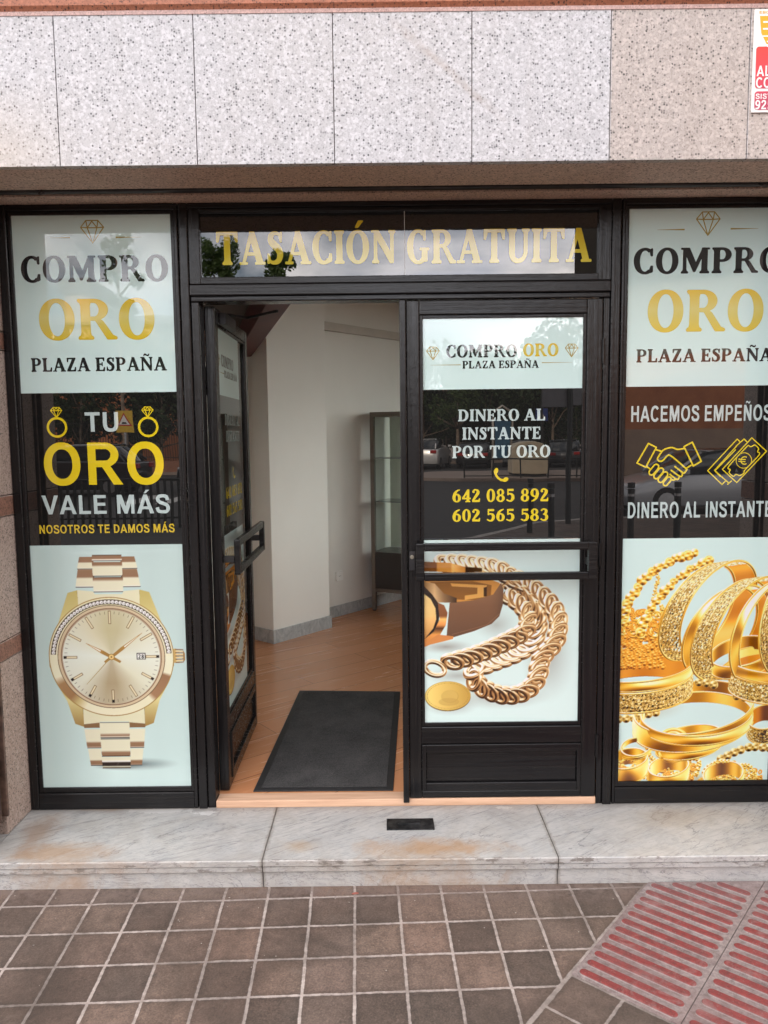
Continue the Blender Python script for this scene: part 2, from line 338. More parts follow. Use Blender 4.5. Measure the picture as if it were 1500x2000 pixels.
    G['Z'] = ([g_rect(.08, .92, .70, 1), [(.50, .95), (.72, 1), (.72, .94), (.30, .06), (.06, 0), (.06, .05)], g_rect(.08, 0, .72, .08), [(.08, 1), (.16, 1), (.26, .92), (.17, .90), (.135, .70), (.075, .70)], [(.72, 0), (.64, 0), (.5, .08), (.62, .10), (.68, .31), (.74, .31)]], .80)
    G['Ó'] = (O + tr(ACUTE, .38, 1.10), .94)
    dg = .68
    G['0'] = ([g_ring(.34, .5, .30, .515, .125, .445, n=44, sq=2.2)], dg)
    G['2'] = ([g_stroke([(.10, .80), (.20, .955), (.36, .96), (.475, .84), (.46, .68), (.34, .48), (.18, .24), (.09, .09)], [.10, .09, .10, .18, .20, .17, .13, .10]), g_rect(.06, 0, .58, .14), [(.5, .1), (.60, 0), (.62, .27), (.57, .27)], g_ring(.145, .80, .075, .075, .005, .005, n=12)], dg)
    G['3'] = ([g_stroke([(.11, .84), (.22, .955), (.38, .955), (.475, .85), (.45, .66), (.34, .555), (.26, .54)], [.09, .09, .10, .17, .18, .10, .07]), g_stroke([(.26, .535), (.38, .52), (.505, .40), (.51, .22), (.42, .07), (.26, .04), (.08, .15)], [.07, .10, .18, .20, .14, .09, .08])], dg)
    G['4'] = ([[(.36, 0), (.54, 0), (.54, 1.0), (.44, 1.0), (.36, .9)], g_rect(.03, .23, .64, .33), [(.03, .23), (.14, .29), (.46, .84), (.46, 1.0), (.42, 1.0), (.03, .33)], g_rect(.27, 0, .62, .055)], dg)
    G['5'] = ([g_rect(.13, .86, .57, 1.0), g_rect(.13, .52, .205, 1.0), g_stroke([(.15, .56), (.27, .62), (.42, .59), (.52, .46), (.525, .25), (.43, .08), (.27, .04), (.07, .14)], [.06, .09, .13, .19, .20, .15, .09, .08])], dg)
    G['6'] = ([g_ring(.345, .32, .295, .335, .115, .255, n=36), g_stroke([(.145, .32), (.15, .48), (.22, .72), (.36, .89), (.56, .99)], [.2, .2, .17, .11, .05])], dg)
    G['9'] = ([[(.68 - x, 1 - y) for x, y in p] for p in G['6'][0]], dg)
    G['8'] = ([g_ring(.34, .75, .255, .265, .105, .195, n=32), g_ring(.34, .265, .30, .28, .125, .2, n=32)], dg)
    G[' '] = ([], .32)
    return G
def sans_glyphs():
    G = {}; s = .20; h = .165
    O = [g_ring(.50, .5, .455, .515, .255, .35, n=56, sq=2.15)]
    G['O'] = (O, 1.0)
    G['C'] = ([g_ring(.49, .5, .445, .515, .245, .35, 38, 322, sq=2.15)], .92)
    G['T'] = ([g_rect(.03, 1 - h, .80, 1), g_rect(.315, 0, .515, 1)], .83)
    G['U'] = ([g_stroke([(.17, 1), (.17, .7), (.17, .36), (.25, .14), (.46, .075), (.67, .14), (.75, .36), (.75, .7), (.75, 1)], [s, s, s, s, .175, s, s, s, s])], .92)
    G['I'] = ([g_rect(.09, 0, .29, 1)], .38)
    G['L'] = ([g_rect(.09, 0, .29, 1), g_rect(.09, 0, .75, h)], .78)
    G['E'] = ([g_rect(.09, 0, .29, 1), g_rect(.09, 0, .80, h), g_rect(.09, 1 - h, .78, 1), g_rect(.09, .43, .74, .43 + h)], .86)
    G['H'] = ([g_rect(.09, 0, .29, 1), g_rect(.67, 0, .87, 1), g_rect(.09, .43, .87, .6)], .96)
    P = [g_rect(.09, 0, .29, 1), g_ring(.49, .69, .33, .31, .13, .15, -90, 90, 20), g_rect(.2, .84, .5, 1), g_rect(.2, .38, .5, .54)]
    G['P'] = (P, .88)
    G['R'] = ([g_rect(.09, 0, .29, 1), g_ring(.52, .71, .34, .29, .14, .135, -90, 90, 20), g_rect(.2, .845, .53, 1), g_rect(.2, .42, .53, .575), [(.42, .45), (.62, .48), (.95, 0), (.71, 0)]], .97)
    G['V'] = ([[(0, 1), (.22, 1), (.46, .28), (.57, 0), (.36, 0)], [(.93, 1), (.71, 1), (.46, .22), (.36, 0), (.57, 0)]], .93)
    A = [[(0, 0), (.22, 0), (.50, .80), (.58, 1), (.385, 1)], [(.96, 0), (.735, 0), (.46, .80), (.385, 1), (.58, 1)], g_rect(.22, .22, .74, .37)]
    G['A'] = (A, .96)
    G['Á'] = (A + tr(ACUTE, .40, 1.06, 1.1, .95), .96)
    G['M'] = ([g_rect(.09, 0, .27, 1), g_rect(.88, 0, 1.06, 1), [(.09, 1), (.36, 1), (.64, .2), (.64, 0), (.49, 0)], [(1.06, 1), (.79, 1), (.51, .2), (.51, 0), (.66, 0)]], 1.15)
    N = [g_rect(.09, 0, .28, 1), g_rect(.67, 0, .86, 1), [(.09, 1), (.29, 1), (.86, .12), (.86, 0), (.66, 0), (.09, .88)]]
    G['N'] = (N, .95); G['Ñ'] = (N + s_tilde(.48), .95)
    G['D'] = ([g_rect(.09, 0, .29, 1), g_ring(.42, .5, .47, .5, .26, .34, -90, 90, 30), g_rect(.2, 1 - h, .43, 1), g_rect(.2, 0, .43, h)], .94)
    G['S'] = ([g_stroke([(.72, .70), (.66, .87), (.46, .925), (.24, .88), (.17, .74), (.27, .60), (.47, .52), (.67, .43), (.745, .27), (.66, .11), (.44, .075), (.20, .13), (.13, .31)], [.2, .19, .165, .18, .2, .19, .18, .19, .2, .18, .165, .19, .2])], .87)
    G['B'] = (P + [g_ring(.5, .27, .36, .27, .16, .125, -90, 90, 18), g_rect(.2, 0, .5, .15), g_rect(.2, .39, .5, .54)], .92)
    G['9'] = ([g_ring(.38, .68, .34, .33, .14, .18, n=30), g_stroke([(.62, .68), (.6, .42), (.5, .2), (.32, .08), (.08, .12)], [.2, .2, .2, .17, .15])], .76)
    G['2'] = ([g_stroke([(.14, .70), (.2, .87), (.37, .92), (.56, .85), (.58, .66), (.43, .45), (.2, .22), (.12, .08)], [.2, .18, .165, .19, .2, .19, .18, .15]), g_rect(.05, 0, .70, h)], .76)
    G['5'] = ([g_rect(.16, .83, .66, 1), [(.11, .48), (.29, .48), (.33, 1), (.17, 1)], g_stroke([(.18, .52), (.3, .59), (.47, .57), (.6, .44), (.58, .2), (.4, .08), (.12, .16)], [.15, .17, .18, .2, .2, .17, .18])], .76)
    G[' '] = ([], .34)
    return G
_tri_cache = {}
def union_tris(polys, key=None):
    if key in _tri_cache: return _tri_cache[key]
    co, fa = [], []
    for p in polys:
        q = []
        for (x, y) in p:
            if not q or (abs(x - co[q[-1]].x) + abs(y - co[q[-1]].y)) > 1e-5:
                co.append(Vector((x, y))); q.append(len(co) - 1)
        fa.append(q)
    if not co: r = ([], [])
    else:
        o = delaunay_2d_cdt(co, [], fa, 0, 1e-6)
        V = [(v.x, v.y) for v in o[0]]; keep = []
        PP = [(p, min(q[0] for q in p), max(q[0] for q in p), min(q[1] for q in p), max(q[1] for q in p)) for p in polys]
        for f in o[2]:
            cx = sum(V[i][0] for i in f) / len(f); cy = sum(V[i][1] for i in f) / len(f)
            for p, ax, bx, ay, by in PP:
                if cx < ax or cx > bx or cy < ay or cy > by: continue
                w = 0; n = len(p)                     # winding number, so a stroke that overlaps itself stays solid
                for k in range(n):
                    (x0, y0), (x1, y1) = p[k], p[(k + 1) % n]
                    if y0 <= cy:
                        if y1 > cy and (x1 - x0) * (cy - y0) - (cx - x0) * (y1 - y0) > 0: w += 1
                    elif y1 <= cy and (x1 - x0) * (cy - y0) - (cx - x0) * (y1 - y0) < 0: w -= 1
                if w: keep.append(f if (V[f[1]][0] - V[f[0]][0]) * (V[f[2]][1] - V[f[0]][1]) - (V[f[2]][0] - V[f[0]][0]) * (V[f[1]][1] - V[f[0]][1]) > 0 else f[::-1]); break
        r = (V, [tuple(f) for f in keep])
    if key: _tri_cache[key] = r
    return r
FONTS = {}
def text_shape(txt, style):
    if not FONTS: FONTS['serif'] = serif_glyphs(); FONTS['sans'] = sans_glyphs()
    G = FONTS[style]; x = 0; V, F = [], []
    sp = .045 if style == 'serif' else .055
    for ch in txt:
        polys, adv = G[ch]
        if style == 'serif' and style + ch not in _tri_cache: polys = list(polys) + [q for p in polys for q in g_line(p, .034, True, False)]
        v, f = union_tris(polys, style + ch)
        b = len(V); V += [(a + x, c) for a, c in v]; F += [tuple(i + b for i in t) for t in f]
        x += adv + sp
    return V, F
# ------------------------------------------------------------------ printed pictures (what the photo's window posters show), held as colours on a fine mesh
class Canvas:
    def __init__(s, w, h, ss=3):          # size in sheet units; x right, y DOWN
        s.w, s.h, s.ss = w, h, ss
        s.W, s.H = int(w * ss), int(h * ss)
        s.im = np.ones((s.H, s.W, 3)); s.z = np.full((s.H, s.W), -1e9)
        s.yy, s.xx = np.mgrid[0:s.H, 0:s.W]; s.xx = (s.xx + .5) / ss; s.yy = (s.yy + .5) / ss
    def put(s, mask, col, a=1.0):
        if callable(col): col = col(s.xx[mask], s.yy[mask])
        s.im[mask] = s.im[mask] * (1 - a) + np.asarray(col) * a
    def poly(s, pts, col, a=1.0):
        p = np.array(pts, float); x0, y0 = p.min(0); x1, y1 = p.max(0)
        i0, i1 = max(0, int(y0 * s.ss)), min(s.H, int(y1 * s.ss) + 2); j0, j1 = max(0, int(x0 * s.ss)), min(s.W, int(x1 * s.ss) + 2)
        if i0 >= i1 or j0 >= j1: return
        X, Y = s.xx[i0:i1, j0:j1], s.yy[i0:i1, j0:j1]; ins = np.zeros(X.shape, bool)
        for k in range(len(p)):
            (ax, ay), (bx, by) = p[k], p[(k + 1) % len(p)]
            if ay == by: continue
            c = ((ay > Y) != (by > Y)) & (X < (bx - ax) * (Y - ay) / (by - ay) + ax); ins ^= c
        m = np.zeros((s.H, s.W), bool); m[i0:i1, j0:j1] = ins; s.put(m, col, a)
    def ell(s, cx, cy, rx, ry, col, a=1.0, inner=0.0, a0=None, a1=None):
        d = ((s.xx - cx) / rx) ** 2 + ((s.yy - cy) / ry) ** 2
        m = d <= 1
        if inner: m &= d >= inner * inner
        if a0 is not None:
            t = np.degrees(np.arctan2(-(s.yy - cy), s.xx - cx)) % 360; m &= (t >= a0) & (t <= a1)
        s.put(m, col, a)
    def line(s, x0, y0, x1, y1, w, col, w1=None):
        w1 = w if w1 is None else w1
        l = math.hypot(x1 - x0, y1 - y0) or 1; nx, ny = -(y1 - y0) / l / 2, (x1 - x0) / l / 2
        s.poly([(x0 + nx * w, y0 + ny * w), (x1 + nx * w1, y1 + ny * w1), (x1 - nx * w1, y1 - ny * w1), (x0 - nx * w, y0 - ny * w)], col)
    def blur_shadow(s, cx, cy, rx, ry, k, col=(.35, .36, .36)):
        d = np.sqrt(((s.xx - cx) / rx) ** 2 + ((s.yy - cy) / ry) ** 2); a = (np.clip(1 - d, 0, 1) ** 1.3 * k)[..., None]
        s.im = s.im * (1 - a) + np.array(col) * a
    def splat(s, P, N, ramp, grain=None, tint=None):
        """P: points (x, y, depth towards the viewer), N: normals; later depth wins"""
        ix = (P[:, 0] * s.ss).astype(int); iy = (P[:, 1] * s.ss).astype(int)
        ix = np.concatenate([ix, ix + 1, ix, ix + 1]); iy = np.concatenate([iy, iy, iy + 1, iy + 1]); P = np.tile(P, (4, 1)); N = np.tile(N, (4, 1))
        ok = (ix >= 0) & (ix < s.W) & (iy >= 0) & (iy < s.H) & (N[:, 2] > -.05)
        ix, iy, z, n = ix[ok], iy[ok], P[ok, 2], N[ok]
        o = np.argsort(z, kind='stable'); ix, iy, z, n = ix[o], iy[o], z[o], n[o]
        keep = z >= s.z[iy, ix]; ix, iy, z, n = ix[keep], iy[keep], z[keep], n[keep]
        c = ramp(n)
        s.im[iy, ix] = c; s.z[iy, ix] = z
    def out(s):
        h, w = s.H // s.ss, s.W // s.ss
        return s.im[:h * s.ss, :w * s.ss].reshape(h, s.ss, w, s.ss, 3).mean((1, 3))
def ramp_of(stops):
    xs = np.array([a for a, _ in stops]); cs = np.array([c for _, c in stops])
    return lambda t: np.stack([np.interp(t, xs, cs[:, k]) for k in range(3)], -1)
def gold_cap(stops, freq=1.0, seed=0, base=.55):
    R = ramp_of(stops)
    def f(n):
        r = 2 * n[:, 2:3] * n - np.array([0, 0, 1.0])
        t = base + .32 * -n[:, 1] + .17 * np.sin(4.2 * r[:, 1] * freq + 1.5 * r[:, 0] + seed) + .16 * np.sin(2.6 * r[:, 0] - 3.1 * r[:, 1] + 1.0 + seed)
        return R(np.clip(t, 0, 1))
    return f
ROSE = [(0, (.12, .07, .04)), (.22, (.30, .19, .10)), (.42, (.60, .42, .24)), (.58, (.80, .65, .43)), (.74, (.94, .87, .71)), (.88, (1, .98, .92)), (1, (1, 1, .98))]
GOLD = [(0, (.34, .17, .02)), (.18, (.60, .36, .05)), (.38, (.84, .60, .14)), (.56, (.95, .78, .32)), (.74, (1, .91, .58)), (.9, (1, .98, .84)), (1, (1, 1, .97))]
def torus_pts(c, ax, ay, R, r, nu, nv, Ry=None, flat=1.0):
    """ring in the plane of the unit vectors ax, ay; tube radius r"""
    Ry = R if Ry is None else Ry
    u, v = np.meshgrid(np.linspace(0, 2 * np.pi, nu, False), np.linspace(0, 2 * np.pi, nv, False)); u, v = u.ravel()[:, None], v.ravel()[:, None]
    ax, ay = np.array(ax, float), np.array(ay, float); az = np.cross(ax, ay)
    rad = np.cos(u) * ax / R + np.sin(u) * ay / Ry; rad /= np.linalg.norm(rad, axis=1, keepdims=True)
    n = np.cos(v) * rad + np.sin(v) * az
    p = np.array(c, float) + np.cos(u) * R * ax + np.sin(u) * Ry * ay + r * (np.cos(v) * rad + flat * np.sin(v) * az)
    return p, n
def ball_pts(c, r, n=900, flat=1.0):
    n = max(n, int(r * r * 60))
    k = np.arange(n) + .5; ph = np.arccos(1 - 2 * k / n); th = np.pi * (1 + 5 ** .5) * k
    N = np.stack([np.cos(th) * np.sin(ph), np.sin(th) * np.sin(ph) * flat, np.cos(ph)], -1)
    return np.array(c, float) + r * N, N / np.linalg.norm(N, axis=1, keepdims=True)
def band_pts(c, ax, ay, R, Ry, w, nu, nw, bulge=0.0, seed=0, rough=0.0, inner=False, wvec=None):
    """a hoop: circle in ax, ay; width w along wvec (default: its axis)"""
    rng = np.random.default_rng(seed)
    u, t = np.meshgrid(np.linspace(0, 2 * np.pi, nu, False), np.linspace(-1, 1, nw)); u, t = u.ravel()[:, None], t.ravel()[:, None]
    ax, ay = np.array(ax, float), np.array(ay, float); az = np.cross(ax, ay); wv = az if wvec is None else np.array(wvec, float)
    rad = np.cos(u) * ax / R + np.sin(u) * ay / Ry; rad /= np.linalg.norm(rad, axis=1, keepdims=True)
    p = np.array(c, float) + np.cos(u) * R * ax + np.sin(u) * Ry * ay + t * w / 2 * wv + bulge * (1 - t * t) * rad
    n = rad + t * bulge * 2 / max(w, 1e-6) * 2 * wv
    if inner: n = -n; p = p - 1.5 * rad
    if rough:
        q = rng.normal(0, 1, (211, 3)); a_ = u[:, 0] * R + 1.2 * np.sin(t[:, 0] * w / 5) ; b_ = t[:, 0] * w / 2 + 1.2 * np.sin(u[:, 0] * R / 4.7); idx = (np.floor(a_ / 2.7).astype(int) * 37 + np.floor(b_ / 2.7).astype(int) * 101) % 211
        fr = np.concatenate([np.sin(u * R / 1.3), np.cos(t * w / 2 / 1.25), np.sin(u * R / 2.3 + t * w / 3)], 1)
        n = n + rough * (.62 * q[idx] + .45 * fr)
    return p, n / np.linalg.norm(n, axis=1, keepdims=True)
def path_pts(ctrl, step):
    P = [ctrl[0]] + list(ctrl) + [ctrl[-1]]; out = []
    for k in range(1, len(P) - 2):
        for j in range(40):
            t = j / 40; out.append([.5 * (2 * P[k][a] + (P[k+1][a] - P[k-1][a]) * t + (2 * P[k-1][a] - 5 * P[k][a] + 4 * P[k+1][a] - P[k+2][a]) * t * t + (3 * P[k][a] - P[k-1][a] - 3 * P[k+1][a] + P[k+2][a]) * t ** 3) for a in (0, 1)])
    out = np.array(out); L = np.concatenate([[0], np.cumsum(np.linalg.norm(np.diff(out, axis=0), axis=1))])
    s = np.arange(0, L[-1], step)
    return np.stack([np.interp(s, L, out[:, 0]), np.interp(s, L, out[:, 1])], -1)
def curb_chain(cv, ctrl, step, R, r, cap, z0=0, sq=.62):
    P = path_pts(ctrl, step); T = np.gradient(P, axis=0); T /= np.linalg.norm(T, axis=1, keepdims=True)
    for k in range(len(P) - 1):
        m_ = (P[k] + P[k + 1]) / 2; cv.ell(m_[0], m_[1], R * .75, R * .75, (.22, .14, .09))
    for k, (p, t) in enumerate(zip(P, T)):
        t3 = np.array([t[0], t[1], 0]); s3 = np.array([-t[1], t[0], 0]); up = np.array([0, 0, 1.0])
        a = .70                                    # each link leans over the next one
        ax = t3 * math.cos(a) + s3 * math.sin(a) * .80 + up * .22; ax /= np.linalg.norm(ax)
        ay = np.cross(up, ax) * .88 + up * .45; ay -= ax * (ay @ ax); ay /= np.linalg.norm(ay)
        q, n = torus_pts((p[0], p[1], z0 + .02 * k), ax, ay, R, r, 260, 90, R * sq)
        cv.splat(q, n, cap)

def poster_chain():
    # sheet units: 1000 = width of the door pane; y down from the top of the picture
    cv = Canvas(300, 362, 3); k = .3055
    g = np.array([.79, .87, .855]); cv.im[:] = g
    cv.im *= (1 + .05 * ((cv.yy / 362) - .5) - .10 * np.clip((cv.xx - 200) / 300, 0, 1) * np.clip(1 - cv.yy / 300, 0, 1))[..., None]
    S = lambda pts: [((x - 163) * k, (y - 52) * k) for x, y in pts]
    cap = gold_cap(ROSE, 1.5, .4, .57)
    for (cx, cy, rx, ry, a) in ((650, 1070, 330, 90, .5), (950, 800, 180, 330, .45), (380, 930, 240, 60, .4), (330, 1120, 190, 80, .5), (620, 600, 150, 110, .35), (300, 740, 190, 50, .55)):
        (X, Y), = S([(cx, cy)]); cv.blur_shadow(X, Y, rx * k, ry * k, a, (.42, .36, .33))
    outer = S([(300, 205), (390, 205), (470, 215), (560, 228), (640, 250), (720, 300), (800, 335), (880, 395), (960, 470), (1010, 560), (1010, 650), (985, 730), (925, 800), (895, 870), (885, 940), (840, 1010), (760, 1055), (660, 1058), (570, 1030), (495, 975), (480, 905), (545, 865), (640, 830), (740, 790), (820, 745), (865, 680), (885, 600), (865, 520), (800, 430), (740, 380), (690, 345)])
    inner = S([(680, 400), (740, 440), (800, 500), (825, 570), (800, 640), (720, 690), (640, 730), (560, 765), (470, 800), (380, 825), (300, 850)])
    curb_chain(cv, outer, 19.0, 18.5, 6.6, cap, 0, .64)
    curb_chain(cv, inner, 19.0, 18.5, 6.6, cap, 8, .64)
    (X, Y), = S([(228, 880)]); q, n = torus_pts((X, Y, 12), (.94, .34, 0), (-.34, .94, 0), 20, 5.0, 300, 90, 13); cv.splat(q, n, cap)
    # leather strap, buckle and watch case at the left edge
    leather = lambda x, y: np.stack([np.interp(y / k + 52, [310, 480, 700], v) for v in ((.62, .47, .36), (.46, .33, .25), (.33, .23, .18))], -1) * (1 - .35 * np.clip((x / k + 163 - 560) / 130, 0, 1) ** 2)[:, None]
    cv.z[:] = -1e9
    cv.poly(S([(163, 300), (560, 300), (640, 330), (665, 380), (660, 420), (560, 440), (370, 470), (300, 430), (163, 430)]), (.80, .56, .25))
    cv.poly(S([(200, 318), (470, 318), (590, 345), (585, 420), (480, 440), (300, 430), (230, 360)]), (.55, .36, .14))
    cv.poly(S([(330, 330), (560, 345), (550, 420), (420, 438), (420, 410), (500, 400), (500, 360), (340, 350)]), (.86, .64, .32))
    cv.poly(S([(540, 360), (560, 355), (560, 415), (540, 418)]), (.25, .15, .06))
    cv.poly(S([(325, 455), (480, 440), (600, 405), (650, 330), (665, 370), (662, 470), (640, 545), (590, 595), (480, 640), (350, 678), (305, 672)]), leather)
    cv.line(*S([(340, 660)])[0], *S([(560, 600)])[0], .5, (.62, .45, .34)); cv.line(*S([(560, 600)])[0], *S([(640, 530)])[0], .5, (.62, .45, .34))
    cv.poly(S([(163, 190), (330, 200), (420, 225), (530, 235), (530, 258), (420, 262), (163, 252)]), lambda x, y: np.stack([np.interp(x / k + 163, [163, 240, 250, 330, 345, 420, 430, 530], v) for v in ((.45, .5, .8, .8, .95, .75, .2, .3), (.28, .3, .55, .55, .72, .5, .12, .2), (.12, .13, .24, .25, .4, .22, .06, .1))], -1))
    cv.poly(S([(163, 262), (330, 262), (330, 268), (163, 275)]), (.85, .52, .2))
    cv.poly(S([(163, 318), (230, 330), (290, 395), (370, 425), (370, 455), (250, 452), (215, 420), (163, 345)]), lambda x, y: np.stack([np.interp(x / k + 163, [163, 230, 290, 370], v) for v in ((.55, .85, .55, .25), (.40, .70, .42, .17), (.22, .50, .28, .1))], -1))
    cv.poly(S([(163, 345), (215, 400), (250, 452), (262, 520), (255, 580), (230, 650), (163, 725)]), (.16, .11, .08))
    cv.poly(S([(250, 452), (290, 470), (312, 520), (300, 600), (262, 665), (225, 700), (163, 728), (163, 690), (225, 640), (262, 560)]), lambda x, y: np.stack([np.interp(y / k + 52, [450, 540, 560, 600, 620, 660, 728], v) for v in ((.55, .5, .95, .85, .3, .85, .75), (.34, .3, .72, .55, .16, .58, .45), (.2, .16, .4, .28, .06, .28, .2))], -1))
    cv.poly(S([(163, 395), (205, 430), (235, 490), (240, 560), (220, 620), (163, 690)]), lambda x, y: np.stack([np.interp(y / k + 52, [395, 540, 690], v) for v in ((.95, .93, .72), (.78, .74, .5), (.52, .46, .26))], -1))
    cv.poly(S([(163, 715), (250, 660), (350, 672), (345, 690), (200, 725), (163, 740)]), (.78, .5, .26))
    # a plain gold coin
    X, Y = S([(312, 1062)])[0]
    cv.ell(X, Y + 1.3, 147 * k, 97 * k, (.34, .25, .11)); cv.ell(X, Y, 147 * k, 96 * k, (.74, .60, .28))
    cv.ell(X, Y, 143 * k, 92 * k, lambda x, y: np.stack([.83 - .10 * (x - X) / 45, .70 - .12 * (x - X) / 45, .37 - .1 * (x - X) / 45], -1))
    cv.ell(X, Y, 134 * k, 85 * k, (.66, .53, .25), .45, .97); cv.ell(X + 4, Y + 1, 17, 13, (.70, .57, .28), .6); cv.ell(X + 3.4, Y + .4, 16, 12.3, (.80, .67, .36), .8); cv.ell(X + 2, Y + 12, 20, 8, (.72, .58, .3), .5)
    for q in range(40):
        a = q * 2 * math.pi / 40
        if q % 5: cv.line(X + 39 * math.cos(a), Y + 25 * math.sin(a), X + 41 * math.cos(a), Y + 26.5 * math.sin(a), .7, (.62, .49, .22))
    return cv.out()

def poster_watch():
    cv = Canvas(305, 500, 3)               # 1 unit = 2.11 mm
    k = .3052; DX, DY = 152.2, 228.0       # dial centre
    cv.im[:] = (.755, .845, .83)
    cv.im *= (1 + .10 * np.clip(.6 - np.abs(cv.xx - 150) / 150, 0, 1) - .06 * (1 - cv.yy / 500))[..., None]
    S = lambda pts: [(DX + x * k, DY + y * k) for x, y in pts]
    band = lambda lo, hi, st: (lambda x, y: ramp_of(st)(np.clip((y - (DY + lo * k)) / ((hi - lo) * k), 0, 1)))
    PALE, MID, BRN, DRK, WHT = (.87, .86, .75), (.77, .70, .48), (.55, .42, .31), (.17, .13, .10), (.97, .96, .90)
    X, Y = S([(60, 735)])[0]; cv.blur_shadow(X + 24, Y, 90, 15, .75, (.30, .34, .35)); cv.blur_shadow(X - 14, Y + 4, 55, 9, .8, (.25, .29, .30))
    def link(x0, x1, y0, y1, st, sk0=0, sk1=0):
        cv.poly(S([(x0 + sk0, y0), (x1 - sk0, y0), (x1 + 2 - sk1, y0 + 6), (x1 - sk1, y1 - 8), (x1 - 8 - sk1, y1), (x0 + 8 + sk1, y1), (x0 + sk1, y1 - 8), (x0 - 2 + sk0, y0 + 6)]), band(y0, y1, st))
        cv.line(*S([(x0 + sk1, y1)])[0], *S([(x1 - sk1, y1)])[0], 1.4, DRK)
    up = [(0, BRN), (.12, WHT), (.2, BRN), (.55, BRN), (.62, PALE), (1, PALE)]; dn = [(0, PALE), (.70, PALE), (.76, BRN), (.95, BRN), (1, WHT)]
    # upper bracelet
    for sgn in (-1, 1):
        for (y0, y1, xo0, xo1) in ((-668, -590, 180, 197), (-585, -470, 194, 213)):
            cv.poly(S([(sgn * 85, y0), (sgn * xo0, y0), (sgn * xo1, y1 - 6), (sgn * (xo1 - 8), y1), (sgn * 92, y1)]), band(y0, y1, [(0, BRN), (.42, BRN), (.52, PALE), (.92, PALE), (1, WHT)]))
            cv.line(*S([(sgn * 90, y1 + 1)])[0], *S([(sgn * xo1, y1 + 1)])[0], 1.3, DRK)
    cv.poly(S([(-96, -680), (96, -680), (98, -640), (-98, -640)]), band(-680, -640, [(0, DRK), (.15, BRN), (.6, BRN), (.8, WHT), (1, DRK)]))
    link(-97, 97, -634, -540, [(0, BRN), (.2, BRN), (.34, PALE), (.9, PALE), (1, WHT)]); link(-97, 98, -534, -436, [(0, DRK), (.06, BRN), (.14, BRN), (.3, PALE), (.85, PALE), (1, WHT)])
    # case with lugs
    lug = lambda x, y: ramp_of([(0, (.72, .66, .38)), (.35, (.86, .82, .58)), (.55, (.62, .52, .26)), (.8, (.84, .80, .56)), (1, (.6, .48, .26))])(np.clip(((y - DY) / k + 480) / 960, 0, 1))
    for sgn in (-1, 1):
        cv.poly(S([(sgn * 200, -450), (sgn * 268, -432), (sgn * 312, -310), (sgn * 354, -190), (sgn * 412, -40), (sgn * 412, 60), (sgn * 366, 185), (sgn * 308, 295), (sgn * 262, 452), (sgn * 195, 478), (sgn * 195, 200), (sgn * 205, -200)]), lug)
        cv.line(*S([(sgn * 204, -440)])[0], *S([(sgn * 200, -340)])[0], .6, (.35, .30, .2)); cv.line(*S([(sgn * 205, 350)])[0], *S([(sgn * 200, 470)])[0], .6, (.35, .3, .2))
    cv.poly(S([(-204, -450), (-100, -440), (-90, -420), (90, -420), (100, -440), (204, -450), (200, -200), (-200, -200)]), (.86, .85, .72))
    cv.poly(S([(-204, 470), (-110, 470), (-95, 440), (95, 440), (110, 470), (204, 470), (204, 200), (-204, 200)]), (.86, .85, .72))
    # lower bracelet
    for sgn in (-1, 1):
        cv.poly(S([(sgn * 100, 446), (sgn * 205, 456), (sgn * 204, 482), (sgn * 100, 482)]), (.50, .38, .25))
        for (y0, y1, xo0, xo1) in ((490, 618, 204, 190), (626, 740, 186, 172)):
            cv.poly(S([(sgn * 100, y0), (sgn * xo0, y0), (sgn * xo1, y1), (sgn * 92, y1)]), band(y0, y1, [(0, PALE), (.66, PALE), (.76, BRN), (.94, BRN), (1, WHT)]))
            cv.line(*S([(sgn * 95, y1 + 1)])[0], *S([(sgn * xo1, y1 + 1)])[0], 1.4, DRK)
    cv.poly(S([(-94, 735), (94, 735), (92, 762), (-90, 762)]), (.16, .12, .09))
    link(-98, 98, 445, 550, [(0, DRK), (.05, PALE), (.7, PALE), (.85, BRN), (1, WHT)]); link(-96, 97, 556, 678, [(0, DRK), (.07, PALE), (.68, PALE), (.8, BRN), (.96, BRN), (1, DRK)]); link(-94, 95, 684, 760, [(0, PALE), (.25, PALE), (.42, WHT), (.5, DRK), (.8, DRK), (.86, PALE), (1, DRK)])
    # crown
    cv.poly(S([(408, -50), (430, -52), (430, 45), (408, 45)]), (.74, .62, .38))
    for q in range(9): cv.poly(S([(424, -50 + q * 11), (478, -46 + q * 10.3), (478, -40 + q * 10.3), (424, -42 + q * 11)]), (.86, .74, .5) if q % 2 else (.50, .36, .2))
    cv.poly(S([(476, -40), (486, -20), (486, 26), (476, 40)]), (.6, .45, .26))
    # bezel: brushed bands by angle
    def bez(x, y):
        t = np.degrees(np.arctan2(y - DY, x - DX)) % 360
        return ramp_of([(0, (.88, .88, .77)), (17, (.88, .87, .75)), (20, (.56, .42, .30)), (44, (.62, .47, .34)), (49, (.88, .86, .73)), (118, (.90, .88, .76)), (128, (.76, .69, .46)), (136, (.60, .45, .29)), (152, (.63, .49, .33)), (160, (.90, .89, .78)), (250, (.87, .85, .70)), (360, (.88, .87, .75))])(t)
    cv.ell(DX, DY, 414 * k, 402 * k, (.62, .50, .26)); cv.ell(DX, DY, 408 * k, 396 * k, bez)
    cv.ell(DX, DY, 400 * k, 386 * k, (.30, .25, .19), 1, .915, 3, 177)
    for q in range(47):
        a = math.radians(5 + q * 170 / 46); X, Y = DX + 383 * k * math.cos(a), DY - 369 * k * math.sin(a)
        cv.ell(X, Y, 3.5, 3.5, (.93, .94, .91)); cv.ell(X + .6, Y + .5, 1.3, 1.3, (.55, .52, .48)); cv.ell(X - .6, Y - .7, 1.1, 1.0, (1, 1, 1))
